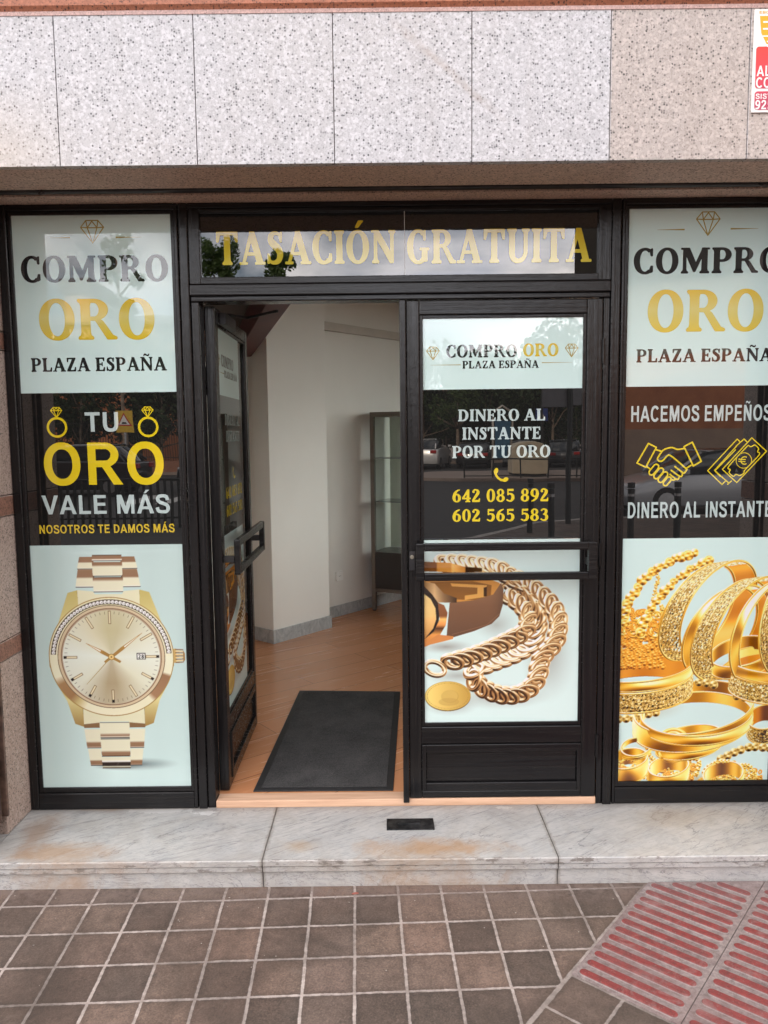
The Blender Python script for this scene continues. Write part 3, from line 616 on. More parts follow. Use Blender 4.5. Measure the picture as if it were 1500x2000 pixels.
    cv.ell(DX, DY, 356 * k, 348 * k, (.42, .34, .24)); cv.ell(DX, DY, 351 * k, 343 * k, (.80, .73, .60)); cv.ell(DX, DY, 334 * k, 328 * k, (.50, .38, .28)); cv.ell(DX, DY, 329 * k, 322 * k, (.66, .58, .48))
    def dial(x, y):
        t = np.degrees(np.arctan2(y - DY, x - DX)) % 360; r = np.hypot(x - DX, y - DY) / (325 * k)
        a = ramp_of([(0, (.86, .88, .82)), (40, (.84, .84, .74)), (82, (.66, .60, .47)), (100, (.66, .60, .47)), (140, (.84, .85, .77)), (185, (.86, .89, .84)), (235, (.82, .80, .68)), (265, (.74, .71, .55)), (285, (.74, .71, .56)), (330, (.84, .84, .75)), (360, (.86, .88, .82))])(t)
        w = np.clip(1 - np.abs(r - .55) * .5, 0, 1)[:, None]
        return a * w + np.array([.86, .87, .82]) * (1 - w)
    cv.ell(DX, DY + 1, 322 * k, 318 * k, dial)
    for q in range(60):
        a = q * math.pi / 30; c, s_ = math.cos(a), math.sin(a)
        if q % 5: cv.line(DX + 312 * k * c, DY + 306 * k * s_, DX + 293 * k * c, DY + 288 * k * s_, .75, (.34, .30, .24))
        else:
            cv.line(DX + 316 * k * c, DY + 310 * k * s_, DX + 226 * k * c, DY + 222 * k * s_, 5.6, (.47, .38, .25)); cv.line(DX + 312 * k * c, DY + 306 * k * s_, DX + 230 * k * c, DY + 226 * k * s_, 3.2, (.86, .82, .68))
            if q in (0, 5, 15, 20, 25, 30): cv.line(DX + 316 * k * c, DY + 310 * k * s_, DX + 296 * k * c, DY + 290 * k * s_, 5.6, (.14, .10, .07))
    # date window reading 28, hands
    x0, y0 = S([(168, -22)])[0]; cv.poly(S([(168, -25), (226, -25), (226, 20), (168, 20)]), (.16, .16, .15)); cv.poly(S([(173, -20), (221, -20), (221, 15), (173, 15)]), (.90, .92, .88))
    for cx in (0, 1):
        X = x0 + 5.5 + cx * 6.4; Y = y0 + 6.2
        if cx == 0:
            for (a, b, c, d) in ((-2, -2.6, -.5, -4), (-.5, -4, 1.6, -3), (1.6, -3, 1.4, -1), (1.4, -1, -2, 3.6), (-2, 3.6, 2, 3.6)): cv.line(X + a, Y + b, X + c, Y + d, 1.4, (.1, .1, .1))
        else: cv.ell(X, Y - 2.0, 2.2, 2.0, (.1, .1, .1), 1, .4); cv.ell(X, Y + 2.0, 2.6, 2.3, (.1, .1, .1), 1, .4)
    for (x1, y1, w, tail) in ((-165, -95, 7.5, (60, 35)), (210, -160, 7.0, (-45, 36))):
        X, Y = S([(x1, y1)])[0]; T = S([tail])[0]; M = S([(x1 * .35, y1 * .35)])[0]
        cv.line(*T, *M, 5, (.62, .47, .22), w); cv.line(*M, X, Y, w, (.66, .50, .25), .6); cv.line(*S([(x1 * .42, y1 * .42)])[0], *S([(x1 * .85, y1 * .85)])[0], w * .4, (.95, .93, .85), .5)
    cv.line(*S([(12, -14)])[0], *S([(-172, 184)])[0], 1.5, (.62, .53, .3), .8)
    cv.ell(DX, DY, 6.5, 6.5, (.55, .42, .2)); cv.ell(DX, DY, 5.2, 5.2, (.88, .76, .48)); cv.ell(DX, DY, 1.6, 1.6, (.45, .33, .15))
    return cv.out()

def poster_bangles():
    cv = Canvas(300, 476, 3); k = .2700      # crop units -> sheet units
    cv.im[:] = (.77, .865, .85); rng = np.random.default_rng(4)
    S = lambda x, y: ((x - 118) * k, (y - 40) * k)
    cap, cap2, capd = gold_cap(GOLD, 1.1), gold_cap(GOLD, 1.3, 1.7), gold_cap([(0, (.14, .08, .02)), (.22, (.42, .28, .08)), (.45, (.72, .56, .24)), (.68, (.93, .83, .52)), (1, (1, 1, .9))], 1.0, .5)
    capw = gold_cap([(0, (.36, .16, .03)), (.3, (.74, .42, .08)), (.6, (.94, .66, .20)), (1, (1, .90, .58))], 1.0, .8)
    for (x, y, rx, ry, a) in ((620, 1560, 520, 120, .35), (900, 1010, 380, 90, .4), (300, 1250, 330, 120, .4), (750, 1790, 560, 60, .4)):
        X, Y = S(x, y); cv.blur_shadow(X, Y, rx * k, ry * k, a, (.55, .42, .25))
    V = lambda *a: np.array(a, float) / np.linalg.norm(a)
    # heap of small gold things behind, warm
    for q in range(420):
        x = rng.uniform(40, 480); y = rng.uniform(690, 960)
        if y < 700 + abs(x - 250) * .3 or x > 470 and y < 800: continue
        X, Y = S(x, y); p, n = ball_pts((X, Y, -60 + rng.uniform(0, 6)), rng.uniform(3, 8), 260, rng.uniform(.6, 1)); cv.splat(p, n, capw)
    # two bead necklaces at the upper left
    for ctrl, z, r in (([(150, 640), (150, 540), (210, 430), (270, 340), (360, 270), (450, 210), (560, 165), (660, 150)], -40, 9.5), ([(270, 700), (310, 600), (350, 520), (430, 420), (500, 350), (580, 290), (680, 225), (760, 200)], -25, 9.5), ([(330, 255), (380, 300), (365, 400), (340, 520)], -50, 3.2), ([(330, 640), (400, 600), (420, 520), (440, 640)], -52, 4)):
        for q, (x, y) in enumerate(path_pts([S(*c) for c in ctrl], r * 1.35)):
            p, n = ball_pts((x + rng.uniform(-2, 2), y + rng.uniform(-2, 2), z + rng.uniform(-2, 2)), r * rng.uniform(.8, 1.2), 900, rng.uniform(.75, 1)); cv.splat(p, n, cap if q % 3 else cap2)
    # hoops standing up: textured outside, smooth inside
    def hoop(cx, cy, R, Ry, tilt, w, zc, rough, seed, wx):
        c = (*S(cx, cy), zc); ax = V(math.sin(tilt), -math.cos(tilt), 0); ay = V(math.cos(tilt) * .55, math.sin(tilt) * .55, -.84)
        wv = V(wx, .10, .6)
        p, n = band_pts(c, ax, ay, R, Ry, w, 2600, 170, 2.5, seed, rough, False, wv); cv.splat(p, n, capd if rough else cap)
        p, n = band_pts(c, ax, ay, R - 2, Ry - 2, w, 2600, 170, 0, seed, 0, True, wv); cv.splat(p, n, capw)
        for s_ in (-1, 1):
            q = np.array(c) + s_ * wv * w / 2; p, n = torus_pts(q, ax, ay, R, 1.9, 2400, 30, Ry); cv.splat(p, n, cap)
    hoop(745, 560, 104, 104, .56, 52, -6, .75, 1, -.80)
    hoop(985, 690, 108, 108, .54, 52, 14, .75, 2, -.80)
    hoop(1190, 720, 104, 104, .36, 24, 40, 0, 3, -.7)
    hoop(880, 700, 96, 104, .62, 30, -34, 0, 12, -.7)
    hoop(1420, 640, 112, 112, .2, 40, -10, .7, 6, -.7)
    # lying bangles
    def lying(cx, cy, R, sq, w, zc, rough, seed, tiltx=0.0, caps=cap):
        c = (*S(cx, cy), zc); ax = V(1, tiltx, 0); ay = V(-tiltx * sq, sq, math.sqrt(max(.02, 1 - sq * sq))); wv = V(0, math.sqrt(max(.02, 1 - sq * sq)), -sq)
        p, n = band_pts(c, ax, ay, R, R, w, 2600, 170, 2.0, seed, rough, False, wv); cv.splat(p, n, capd if rough else caps)
        p, n = band_pts(c, ax, ay, R - 1.5, R - 1.5, w, 2600, 170, 0, seed, 0, True, wv); cv.splat(p, n, capw if rough else caps)
        for s_ in (-1, 1): p, n = torus_pts(np.array(c) + s_ * wv * w / 2, ax, ay, R, 1.6, 2400, 30); cv.splat(p, n, cap)
    lying(250, 1090, 108, .34, 40, 30, .8, 7, -.06); lying(250, 985, 108, .3, 20, 36, 0, 9, -.06)
    lying(1290, 1060, 100, .30, 44, 22, .8, 8, .05); lying(1290, 960, 100, .28, 22, 30, 0, 11, .05)
    for ctrl, z in (([(118, 1240), (260, 1270), (420, 1300)], 45), ([(118, 1340), (250, 1330), (380, 1290)], 60), ([(980, 1180), (1090, 1200), (1200, 1215), (1320, 1200)], 50), ([(700, 1075), (770, 1085), (850, 1110)], 20)):
        for x, y in path_pts([S(*c) for c in ctrl], 15): p, n = ball_pts((x, y, z), 8.2, 900); cv.splat(p, n, capd)
    lying(1000, 900, 62, .45, 26, 6, 0, 31, -.2, cap2); lying(665, 1330, 119, .43, 40, 70, 0, 21, -.12, cap2); lying(690, 1345, 110, .40, 20, 92, 0, 24, -.02, cap); lying(640, 1520, 66, .36, 20, 95, 0, 22, -.16, cap)
    for (x, y, R, r) in ((520, 1500, 22, 8), (525, 1580, 20, 9), (520, 1590, 9, 5)):
        X, Y = S(x, y); p, n = torus_pts((X, Y, 120), V(1, -.1, 0), V(.1, .9, .3), R, r, 600, 140, R * .8); cv.splat(p, n, cap2)
    p, n = ball_pts((*S(585, 1490), 124), 11, 1500); cv.splat(p, n, cap)
    # rings, beads and small links along the bottom
    for q in range(230):
        x = rng.uniform(60, 1180); y = 1800 - abs(rng.normal(0, 75)) + (60 if 700 < x < 1000 else 0)
        if y < 1560 or (1000 < x and y < 1700): continue
        X, Y = S(x, y); a = rng.uniform(0, 3.14); R = rng.uniform(3, 8)
        if rng.random() < .5: p, n = torus_pts((X, Y, 96 + rng.uniform(0, 6)), V(math.cos(a), math.sin(a), .3), V(-math.sin(a), math.cos(a), rng.uniform(-1, 1)), R, R * .33, 120, 40, R * .75)
        else: p, n = ball_pts((X, Y, 96 + rng.uniform(0, 6)), R * .7, 400)
        cv.splat(p, n, (cap, cap2, capw)[q % 3])
    for q in range(70):
        x = rng.uniform(90, 470); y = rng.uniform(560, 720); X, Y = S(x, y); R = rng.uniform(4, 9); a = rng.uniform(0, 3.14)
        p, n = torus_pts((X, Y, -50 + rng.uniform(0, 8)), V(math.cos(a), math.sin(a), .3), V(-math.sin(a), math.cos(a), rng.uniform(-1, 1)), R, R * .35, 140, 50, R * .7); cv.splat(p, n, capw if q % 3 else cap)
    for (x, y, R, sq, w, z) in ((190, 1690, 40, .5, 34, 130), (495, 1745, 40, .5, 30, 140), (900, 1800, 40, .6, 30, 145), (250, 1560, 30, .6, 8, 120), (1190, 1390, 34, .7, 40, 100)):
        lying(x, y, R, sq, w, z, 0 if x < 1000 else .6, int(x), -.15, cap)
    for ctrl, r, z in (([(880, 1640), (960, 1600), (1010, 1580), (1090, 1560), (1180, 1560), (1320, 1580)], 8.5, 110), ([(620, 1650), (700, 1640), (720, 1690), (700, 1760)], 4.5, 118), ([(760, 1740), (800, 1690), (870, 1665), (950, 1670), (1010, 1720), (1060, 1790)], 4.6, 122), ([(330, 1560), (360, 1620), (400, 1650), (520, 1660)], 4, 105), ([(1010, 1700), (1080, 1690), (1110, 1760), (1050, 1830)], 4.0, 112)):
        for x, y in path_pts([S(*c) for c in ctrl], r * 1.7): p, n = ball_pts((x + rng.uniform(-1, 1), y + rng.uniform(-1, 1), z), r, 700); cv.splat(p, n, capd if r > 6 else cap)
    return cv.out()
# ------------------------------------------------------------------ flat lettering and line work on the glass
def flat(name, V, F, box, y, mat, parent, fit=True):
    xs = [v[0] for v in V]; zs = [v[1] for v in V]
    if fit:
        x0, z0, x1, z1 = box; a0, a1 = min(xs), max(xs)
        W = [(x0 + (x - a0) / (a1 - a0) * (x1 - x0), y, z0 + z * (z1 - z0)) for x, z in V]
    else: W = [(x, y, z) for x, z in V]
    return MB().add(W, F).build(name, mat, parent, recalc=False)
def text(txt, style, box, y, mat, parent, name='lettering'):
    V, F = text_shape(txt, style); return flat(name, V, F, box, y, mat, parent)
def lines(name, polys, y, mat, parent):
    V, F = union_tris(polys); return flat(name, V, F, None, y, mat, parent, False)
def diamond_polys(box, w):
    x0, z0, x1, z1 = box; P = lambda u, v: (x0 + u * (x1 - x0), z0 + v * (z1 - z0))
    a, b, c, d, tip = P(0, .70), P(.24, 1), P(.76, 1), P(1, .70), P(.5, 0); i, j, m = P(.29, .68), P(.71, .68), P(.5, .97)
    r = g_line([a, b, c, d, tip], w, True) + g_line([a, i, j, d], w) + g_line([b, i, m, j, c], w) + g_line([i, tip, j], w)
    return r
def taper(x0, x1, z, w, thick_right):
    return [[(x0, z - (w if not thick_right else w * .15) / 2), (x1, z - (w if thick_right else w * .15) / 2), (x1, z + (w if thick_right else w * .15) / 2), (x0, z + (w if not thick_right else w * .15) / 2)]]
def sheet(name, x0, x1, z0, z1, y, mat, parent):
    return MB().add([(x0, y, z0), (x1, y, z0), (x1, y, z1), (x0, y, z1)], [(0, 1, 2, 3)]).build(name, mat, parent, recalc=False)
def srgb_lin(c): c = np.clip(c, 0, 1); return np.where(c <= .04045, c / 12.92, ((c + .055) / 1.055) ** 2.4)
def printed(name, img, x0, x1, z0, z1, y, parent):
    h, w, _ = img.shape
    X = np.linspace(x0, x1, w); Z = np.linspace(z1, z0, h); o = origin_of(parent)
    co = np.zeros((h, w, 3), np.float32); co[..., 0] = X[None, :] - o.x; co[..., 1] = y - o.y; co[..., 2] = Z[:, None] - o.z
    idx = np.arange(h * w).reshape(h, w); q = np.stack([idx[1:, :-1], idx[1:, 1:], idx[:-1, 1:], idx[:-1, :-1]], -1).reshape(-1, 4)
    me = bpy.data.meshes.new(name); me.vertices.add(h * w); me.vertices.foreach_set('co', co.ravel()); me.loops.add(q.size); me.polygons.add(len(q))
    me.loops.foreach_set('vertex_index', q.ravel().astype(np.int32)); me.polygons.foreach_set('loop_start', np.arange(0, q.size, 4, dtype=np.int32)); me.update(calc_edges=True)
    at = me.color_attributes.new('print', 'FLOAT_COLOR', 'POINT'); rgba = np.ones((h * w, 4), np.float32); rgba[:, :3] = np.minimum(srgb_lin(img).reshape(-1, 3) * 1.14, .88); at.data.foreach_set('color', rgba.ravel())
    me.materials.append(F_PRINT); ob = bpy.data.objects.new(name, me); COL.objects.link(ob); ob.parent = parent; return ob

# ------------------------------------------------------------------ the building
bld = thing('shop_building', 'stone clad shop building with white speckled granite fascia above a black shopfront', 'building', (0, 0, -.115))
FZ0, FZ1, FY = 2.538, 3.030, -.44
def part_label(o, s): o['label'] = s; return o
JO = [-1.105 + .474 * k for k in range(-80, 10)]
mb = MB()
for a, b in zip(JO[:-1], JO[1:]): mb.box(a + .0014, b - .0014, FY, FY + .03, FZ0, FZ1, 1 if a > .78 else 0)
mb.build('fascia', [G_WHITE, G_PINK], bld, .0012)
MB().box(JO[0], JO[-1], FY + .012, FY + .30, FZ0 + .03, FZ1, 0).build('fascia_backing', plain('joint mortar', (.16, .12, .10), .9), bld)
MB().extr([(FY - .006, FZ1 + .018), (FY + .004, FZ1 + .001), (FY + .3, FZ1 + .001), (FY + .3, 3.75), (FY - .012, 3.75), (FY - .012, FZ1 + .026)], JO[0], JO[-1]).build('granite_band', G_SALMON, bld)
MB().box(JO[0], JO[-1], FY - .0025, FY + .02, FZ1 - .001, FZ1 + .019).build('band_edge', G_EDGE, bld)
MB().box(JO[0], JO[-1], FY + .0312, -.190, FZ0 - .000, FZ0 + .029).build('soffit', G_BROWN, bld)
part_label(MB().box(JO[0], JO[-1], -.112, .15, FZ0 - .0005, FZ0 + .03).build('soffit', G_BROWN, bld), 'inner strip of the granite soffit behind the shutter slot')
BRICK = NT('upper brick wall'); _b = BRICK.n('ShaderNodeTexBrick'); _b.inputs['Scale'].default_value = 4; BRICK.l(BRICK.mapping(BRICK.wpos(), (1, 1, 1), (0, 0, 0), (math.radians(90), 0, 0)), _b.inputs['Vector'])
_b.inputs['Color1'].default_value = (.33, .14, .08, 1); _b.inputs['Color2'].default_value = (.26, .10, .06, 1); _b.inputs['Mortar'].default_value = (.4, .34, .3, 1); BRICK.set(Base_Color=_b.outputs[0], Roughness=.9)
MB().box(JO[0], JO[-1], FY + .10, 7.7, 3.7501, 12.5).build('upper_wall', BRICK.mat, bld)  # unseen upper storeys, made tall and wide to block the sun
G_COURSE = granite('dark salmon granite course', (.25, .135, .098), (.03, .022, .02), (.95, .9, .86), 150, .36)
# stone piers left and right of the shopfront: grey granite with salmon courses
for sgn in (-1, 1):
    xe = -1.5445 if sgn < 0 else 1.6965
    far = JO[0] if sgn < 0 else JO[-1]
    p = MB()
    for (z0, z1, m) in ((0, .706, 0), (.7095, .786, 1), (.7895, 1.287, 0), (1.2905, 1.372, 1), (1.3755, 1.96, 0), (1.9635, 2.035, 1), (2.0385, FZ0 - .001, 0)):
        r = .004 if m == 0 else .0
        for (y0, y1) in ((-.2155, .16), (-.44, -.2905)):
            p.box(min(xe + sgn * r * 0, far), max(xe, far), y0, y1, z0, z1, m)
    p.build('pier', [G_GREY, G_COURSE], bld, .003)
    MB().box(min(xe + sgn * .06, far), max(xe + sgn * .06, far), -.2904, -.2156, 0, FZ0).build('pier_slot', PAINT_DARK, bld)
# ------------------------------------------------------------------ roller shutter: bottom bar in its slot, side guides
sh = thing('roller_shutter', 'rolled up shutter whose black bottom bar shows in the soffit slot', 'shutter', (0, -.15, FZ0))
STEEL_DK = NT('dark shutter steel'); STEEL_DK.set(Base_Color=STEEL_DK.mix(STEEL_DK.ramp(STEEL_DK.noise(14, 5), (.35, 0.), (.7, 1.)), (.018, .017, .019), (.05, .045, .045)), Roughness=.42, Metallic=.3); STEEL_DK = STEEL_DK.mat
RUSTY = NT('worn brown guide steel'); RUSTY.set(Base_Color=RUSTY.mix(RUSTY.ramp(RUSTY.noise(16, 6), (.38, 0.), (.62, 1.)), (.05, .032, .025), (.16, .10, .075)), Roughness=.6, Metallic=.2); RUSTY = RUSTY.mat
MB().box(-1.66, 1.80, -.172, -.142, FZ0 - .004, FZ0 + .055).build('bottom_bar', STEEL_DK, sh, .004)
MB().box(-1.70, 1.85, -.1895, -.1125, FZ0 + .060, FZ0 + .10).build('slot_lining', PAINT_DARK, sh)
for x in (-1.30, 1.44):
    MB().tube([(x, -.157, FZ0 + .006), (x + .012, -.19, FZ0 - .014), (x + .03, -.20, FZ0 - .012)], .006, 8).build('hook', STEEL_DK, sh, smooth=True)
for sgn in (-1, 1):
    xe = -1.5445 if sgn < 0 else 1.6965
    g = MB()
    for (y0, y1) in ((-.288, -.279), (-.232, -.218)): g.box(min(xe - sgn * .012, xe + sgn * .055), max(xe - sgn * .012, xe + sgn * .055), y0, y1, .085, FZ0 - .02)
    g.box(min(xe + sgn * .0451, xe + sgn * .055), max(xe + sgn * .0451, xe + sgn * .055), -.2788, -.2322, .085, FZ0 - .02)
    g.build('guide_rail', RUSTY, sh, .002)

# ------------------------------------------------------------------ shop windows
TOP = 2.5365
def frame_ring(mb, X0, X1, Z0, Z1, x0, x1, z0, z1, y0, y1, mh=0, mv=1):
    """four members round an opening, mitre free: stiles run through"""
    mb.box(X0, x0, y0, y1, Z0, Z1, mv); mb.box(x1, X1, y0, y1, Z0, Z1, mv)
    mb.box(x0, x1, y0 + .0006, y1, Z0, z0, mh); mb.box(x0, x1, y0 + .0006, y1, z1, Z1, mh)
def window(X0, X1, gx0, gx1, label):
    w = thing('shop_window', label, 'shop window', ((X0 + X1) / 2, 0, 0)); m = MB()
    zb, zt = .097, 2.497
    frame_ring(m, X0, X1, .002, TOP, gx0 - .016, gx1 + .014, zb - .022, zt + .014, -.016, .045)
    m.build('frame', [PAINT_H, PAINT_V], w, .004)
    m = MB(); frame_ring(m, gx0 - .0155, gx1 + .0135, zb - .0215, zt + .0135, gx0, gx1, zb, zt, -.0085, .03); m.build('glazing_bead', [PAINT_H, PAINT_V], w, .002)
    sheet('white_film', gx0, gx1, 1.789, zt, 0, F_WHITE, w); sheet('black_film', gx0, gx1, 1.1555, 1.789, 0, F_BLACK, w)
    return w
WL = window(-1.5425, -.8185, -1.490, -.848, 'left shop window with the big gold wristwatch poster')
WR = window(.9725, 1.695, 1.001, 1.650, 'right shop window with the poster of piled gold bangles')
printed('poster', poster_watch(), -1.490, -.848, .097, 1.1555, 0, WL)
printed('poster', poster_bangles(), 1.001, 1.650, .097, 1.1575, -.0003, WR)
Y1, Y2 = -.0006, -.0009
INK = F_INK
GA, GB = gold_film('gold lettering on left window', YG, 2.0, 2.17), gold_film('gold lettering on right window', YG, 2.0, 2.18)
GLINE = film('muted gold line film', (.36, .28, .065)).mat
YEL = film('strong yellow film', (.62, .475, .014)).mat
# left window
lines('diamond_mark', diamond_polys((-1.212, 2.387, -1.119, 2.476), .0042), Y1, GLINE, WL)
lines('rule', taper(-1.337, -1.256, 2.410, .006, True), Y1, GLINE, WL); lines('rule', taper(-1.072, -.967, 2.409, .006, False), Y1, GLINE, WL)
text('COMPRO', 'serif', (-1.462, 2.236, -.866, 2.337), Y1, INK, WL)
text('ORO', 'serif', (-1.400, 2.006, -.928, 2.165), Y1, GA, WL)
text('PLAZA ESPAÑA', 'serif', (-1.442, 1.877, -.885, 1.931), Y1, INK, WL)
def ring_icon(cx, zc, w):
    r = [g_ring(cx, zc, .0425, .0425, .0425 - .0095, .0425 - .0095, n=48)]
    b = (cx - .0235, zc + .040, cx + .0235, zc + .082)
    return r + diamond_polys(b, w)
lines('ring_icon', ring_icon(-1.3495, 1.6485, .0034), Y1, YEL, WL); lines('ring_icon', ring_icon(-.9725, 1.6465, .0034), Y1, YEL, WL)
text('TU', 'sans', (-1.233, 1.629, -1.095, 1.709), Y1, F_PALE, WL); text('ORO', 'sans', (-1.412, 1.409, -.914, 1.584), Y1, YEL, WL)
text('VALE MÁS', 'sans', (-1.430, 1.287, -.895, 1.366), Y1, F_PALE, WL); text('NOSOTROS TE DAMOS MÁS', 'sans', (-1.446, 1.206, -.879, 1.242), Y1, film('gold small lettering', (.54, .39, .03)).mat, WL)
# right window
lines('diamond_mark', diamond_polys((1.274, 2.391, 1.369, 2.483), .0042), Y1, GLINE, WR)
lines('rule', taper(1.117, 1.227, 2.415, .006, True), Y1, GLINE, WR); lines('rule', taper(1.413, 1.525, 2.416, .006, False), Y1, GLINE, WR)
text('COMPRO', 'serif', (1.024, 2.243, 1.627, 2.342), Y1, INK, WR); text('ORO', 'serif', (1.085, 2.012, 1.558, 2.174), Y1, GB, WR); text('PLAZA ESPAÑA', 'serif', (1.043, 1.888, 1.603, 1.940), Y1, INK, WR)
text('HACEMOS EMPEÑOS', 'sans', (1.027, 1.645, 1.607, 1.710), Y1, F_PALE, WR); text('DINERO AL INSTANTE', 'sans', (1.021, 1.244, 1.625, 1.311), Y1, F_PALE, WR)
def place(pts, box, size):           # icon coordinates (x right, y down) -> sheet
    x0, z0, x1, z1 = box; return [(x0 + x / size[0] * (x1 - x0), z1 - y / size[1] * (z1 - z0)) for x, y in pts]
HB = (1.053, 1.376, 1.326, 1.561); HS = (600, 412); w = .0064
def sm(pts, per=5): return [(x, y) for x, y, _ in g_spline(pts, [1] * len(pts), per)]
hp = []
for pts, cl in (([(105, 12), (178, 50), (85, 232), (5, 192)], 1), ([(430, 45), (505, 5), (592, 182), (520, 225)], 1)): hp += g_line(place(pts, HB, HS), w, cl)
for pts in ([(172, 70), (225, 85)], [(430, 62), (372, 70), (318, 52), (250, 70), (222, 100), (192, 150), (200, 172), (226, 178), (252, 160), (280, 128), (318, 132), (450, 245), (458, 262), (440, 290), (425, 285), (352, 228)],
            [(500, 218), (452, 248)], [(90, 222), (128, 250)], [(425, 285), (418, 315), (396, 318), (318, 262)], [(396, 318), (385, 345), (365, 345), (310, 300)], [(365, 345), (345, 355), (322, 350)]): hp += g_line(place(sm(pts) if len(pts) > 3 else pts, HB, HS), w)
for (cx, cy) in ((160, 255), (205, 290), (245, 325), (285, 365)):
    a = math.radians(-52); L, r = (34, 30) if cy < 350 else (24, 27)
    pl = []
    for k in range(20):
        t = 2 * math.pi * k / 20; u = math.cos(t) * r + (L if math.cos(t) > 0 else -L) * .8; v = math.sin(t) * r * .82
        pl.append((cx + u * math.cos(a) - v * math.sin(a), cy + u * math.sin(a) + v * math.cos(a)))
    hp += g_line(place(pl, HB, HS), w, True)
lines('handshake_icon', hp, Y1, YEL, WR)
NB = (1.349, 1.381, 1.594, 1.575); NS = (537, 427); w = .0046; npl = []
for dx, dy, full in ((0, 0, 1), (-72, 8, 0), (-133, 10, 0)):
    if full:
        o = [(395, 2), (533, 125), (272, 410), (137, 287)]
        npl += g_line(place([(x + dx, y + dy) for x, y in o], NB, NS), w, True)
        npl += g_line(place(sm([(365, 70), (392, 82), (425, 68), (460, 100), (452, 130), (468, 158), (345, 292), (335, 322), (298, 345), (262, 335), (238, 352), (200, 318), (208, 290), (195, 258), (350, 85)], 4), NB, NS), w, True)
    else:
        npl += g_line(place([(x + dx, y + dy) for x, y in [(395 - 62, 65), (272 - 137 + 2, 287), (272, 410 - 4), (318, 365)]][0:3] if dx == -72 else [(262, 12), (3, 298), (138, 426), (165, 398)], NB, NS), w)
        if dx == -72: npl += g_line(place([(255, 75), (325, 12), (352, 38)], NB, NS), w)
        else: npl += g_line(place([(262, 12), (290, 36)], NB, NS), w); npl += g_line(place([(250, 110), (68, 300), (120, 352)], NB, NS), w)
npl += g_line(place([(190, 424), (222, 395)], NB, NS), w)
npl.append(g_ring(*place([(330, 208)], NB, NS)[0], .0335, .0335, .0335 - .003, .0335 - .003, n=36))
ec = place([(330, 208)], NB, NS)[0]
npl.append(g_ring(ec[0] + .003, ec[1], .017, .018, .0125, .0135, 55, 305, 24))
npl += g_line([(ec[0] - .021, ec[1] + .006), (ec[0] + .006, ec[1] + .004)], .0042) + g_line([(ec[0] - .021, ec[1] - .003), (ec[0] + .005, ec[1] - .005)], .0042)
lines('banknotes_icon', npl, Y1, YEL, WR)

# ------------------------------------------------------------------ door frame with the upper light
DF = thing('door_frame', 'black wooden door frame with the gold lettered glass light above the doors', 'door frame', (.078, 0, 0))
m = MB()
m.box(-.8145, -.778, -.016, .075, -.004, TOP - .0005, 1); m.box(-.7775, -.7425, -.007, .075, -.006, 2.149, 1)
m.box(.931, .9685, -.016, .075, -.004, TOP - .0005, 1); m.box(.9045, .9305, -.007, .075, -.006, 2.149, 1)
m.build('jamb', [PAINT_H, PAINT_V], DF, .0045)
m = MB(); m.box(-.7775, .9305, -.0155, .075, 2.172, 2.2175, 0); m.box(-.7775, .9305, -.0085, .075, 2.1495, 2.1715, 0); m.build('transom_bar', [PAINT_H, PAINT_V], DF, .0045)
m = MB(); m.box(-.7775, .9305, -.0145, .075, 2.5165, TOP - .0008, 0); m.build('head', [PAINT_H, PAINT_V], DF, .002)
m = MB(); frame_ring(m, -.7770, .9300, 2.2185, 2.5155, -.7315, .8785, 2.246, 2.499, -.0115, .05); m.build('glazing_bead', [PAINT_H, PAINT_V], DF, .0025)
MB().box(-.745, .892, .004, .010, 2.235, 2.508).build('upper_glass', GLASS_DARK, DF)
MB().box(-.7774, .9304, .0752, .0852, 2.175, TOP - .002).build('dark_void_panel', PAINT_DARK, DF)  # added black sheet standing in for the unlit void behind the glass
MB().box(.0945, .0962, .0028, .0036, 2.246, 2.499).build('glass_joint', plain('white sealant', (.6, .6, .58), .6), DF)
TG = gold_film('gold lettering on upper glass', [(0.0, (.62, .52, .06)), (.5, (.58, .46, .03)), (1.0, (.54, .38, .012))], 2.297, 2.426)
text('TASACIÓN', 'serif', (-.668, 2.298, .059, 2.425), .0022, TG, DF); text('GRATUITA', 'serif', (.105, 2.295, .853, 2.425), .0022, TG, DF)
WOODT = NT('worn bare wood'); _v = WOODT.mapping(WOODT.wpos(), (3, 40, 60)); WOODT.set(Base_Color=WOODT.mix(WOODT.ramp(WOODT.noise(1, 5, .6, _v), (.35, 0.), (.7, 1.)), (.66, .43, .29), (.50, .30, .19)), Roughness=.6); WOODT = WOODT.mat
MB().box(-.7415, .9035, -.012, .06, -.001, .0325).build('threshold', WOODT, DF, .0045)

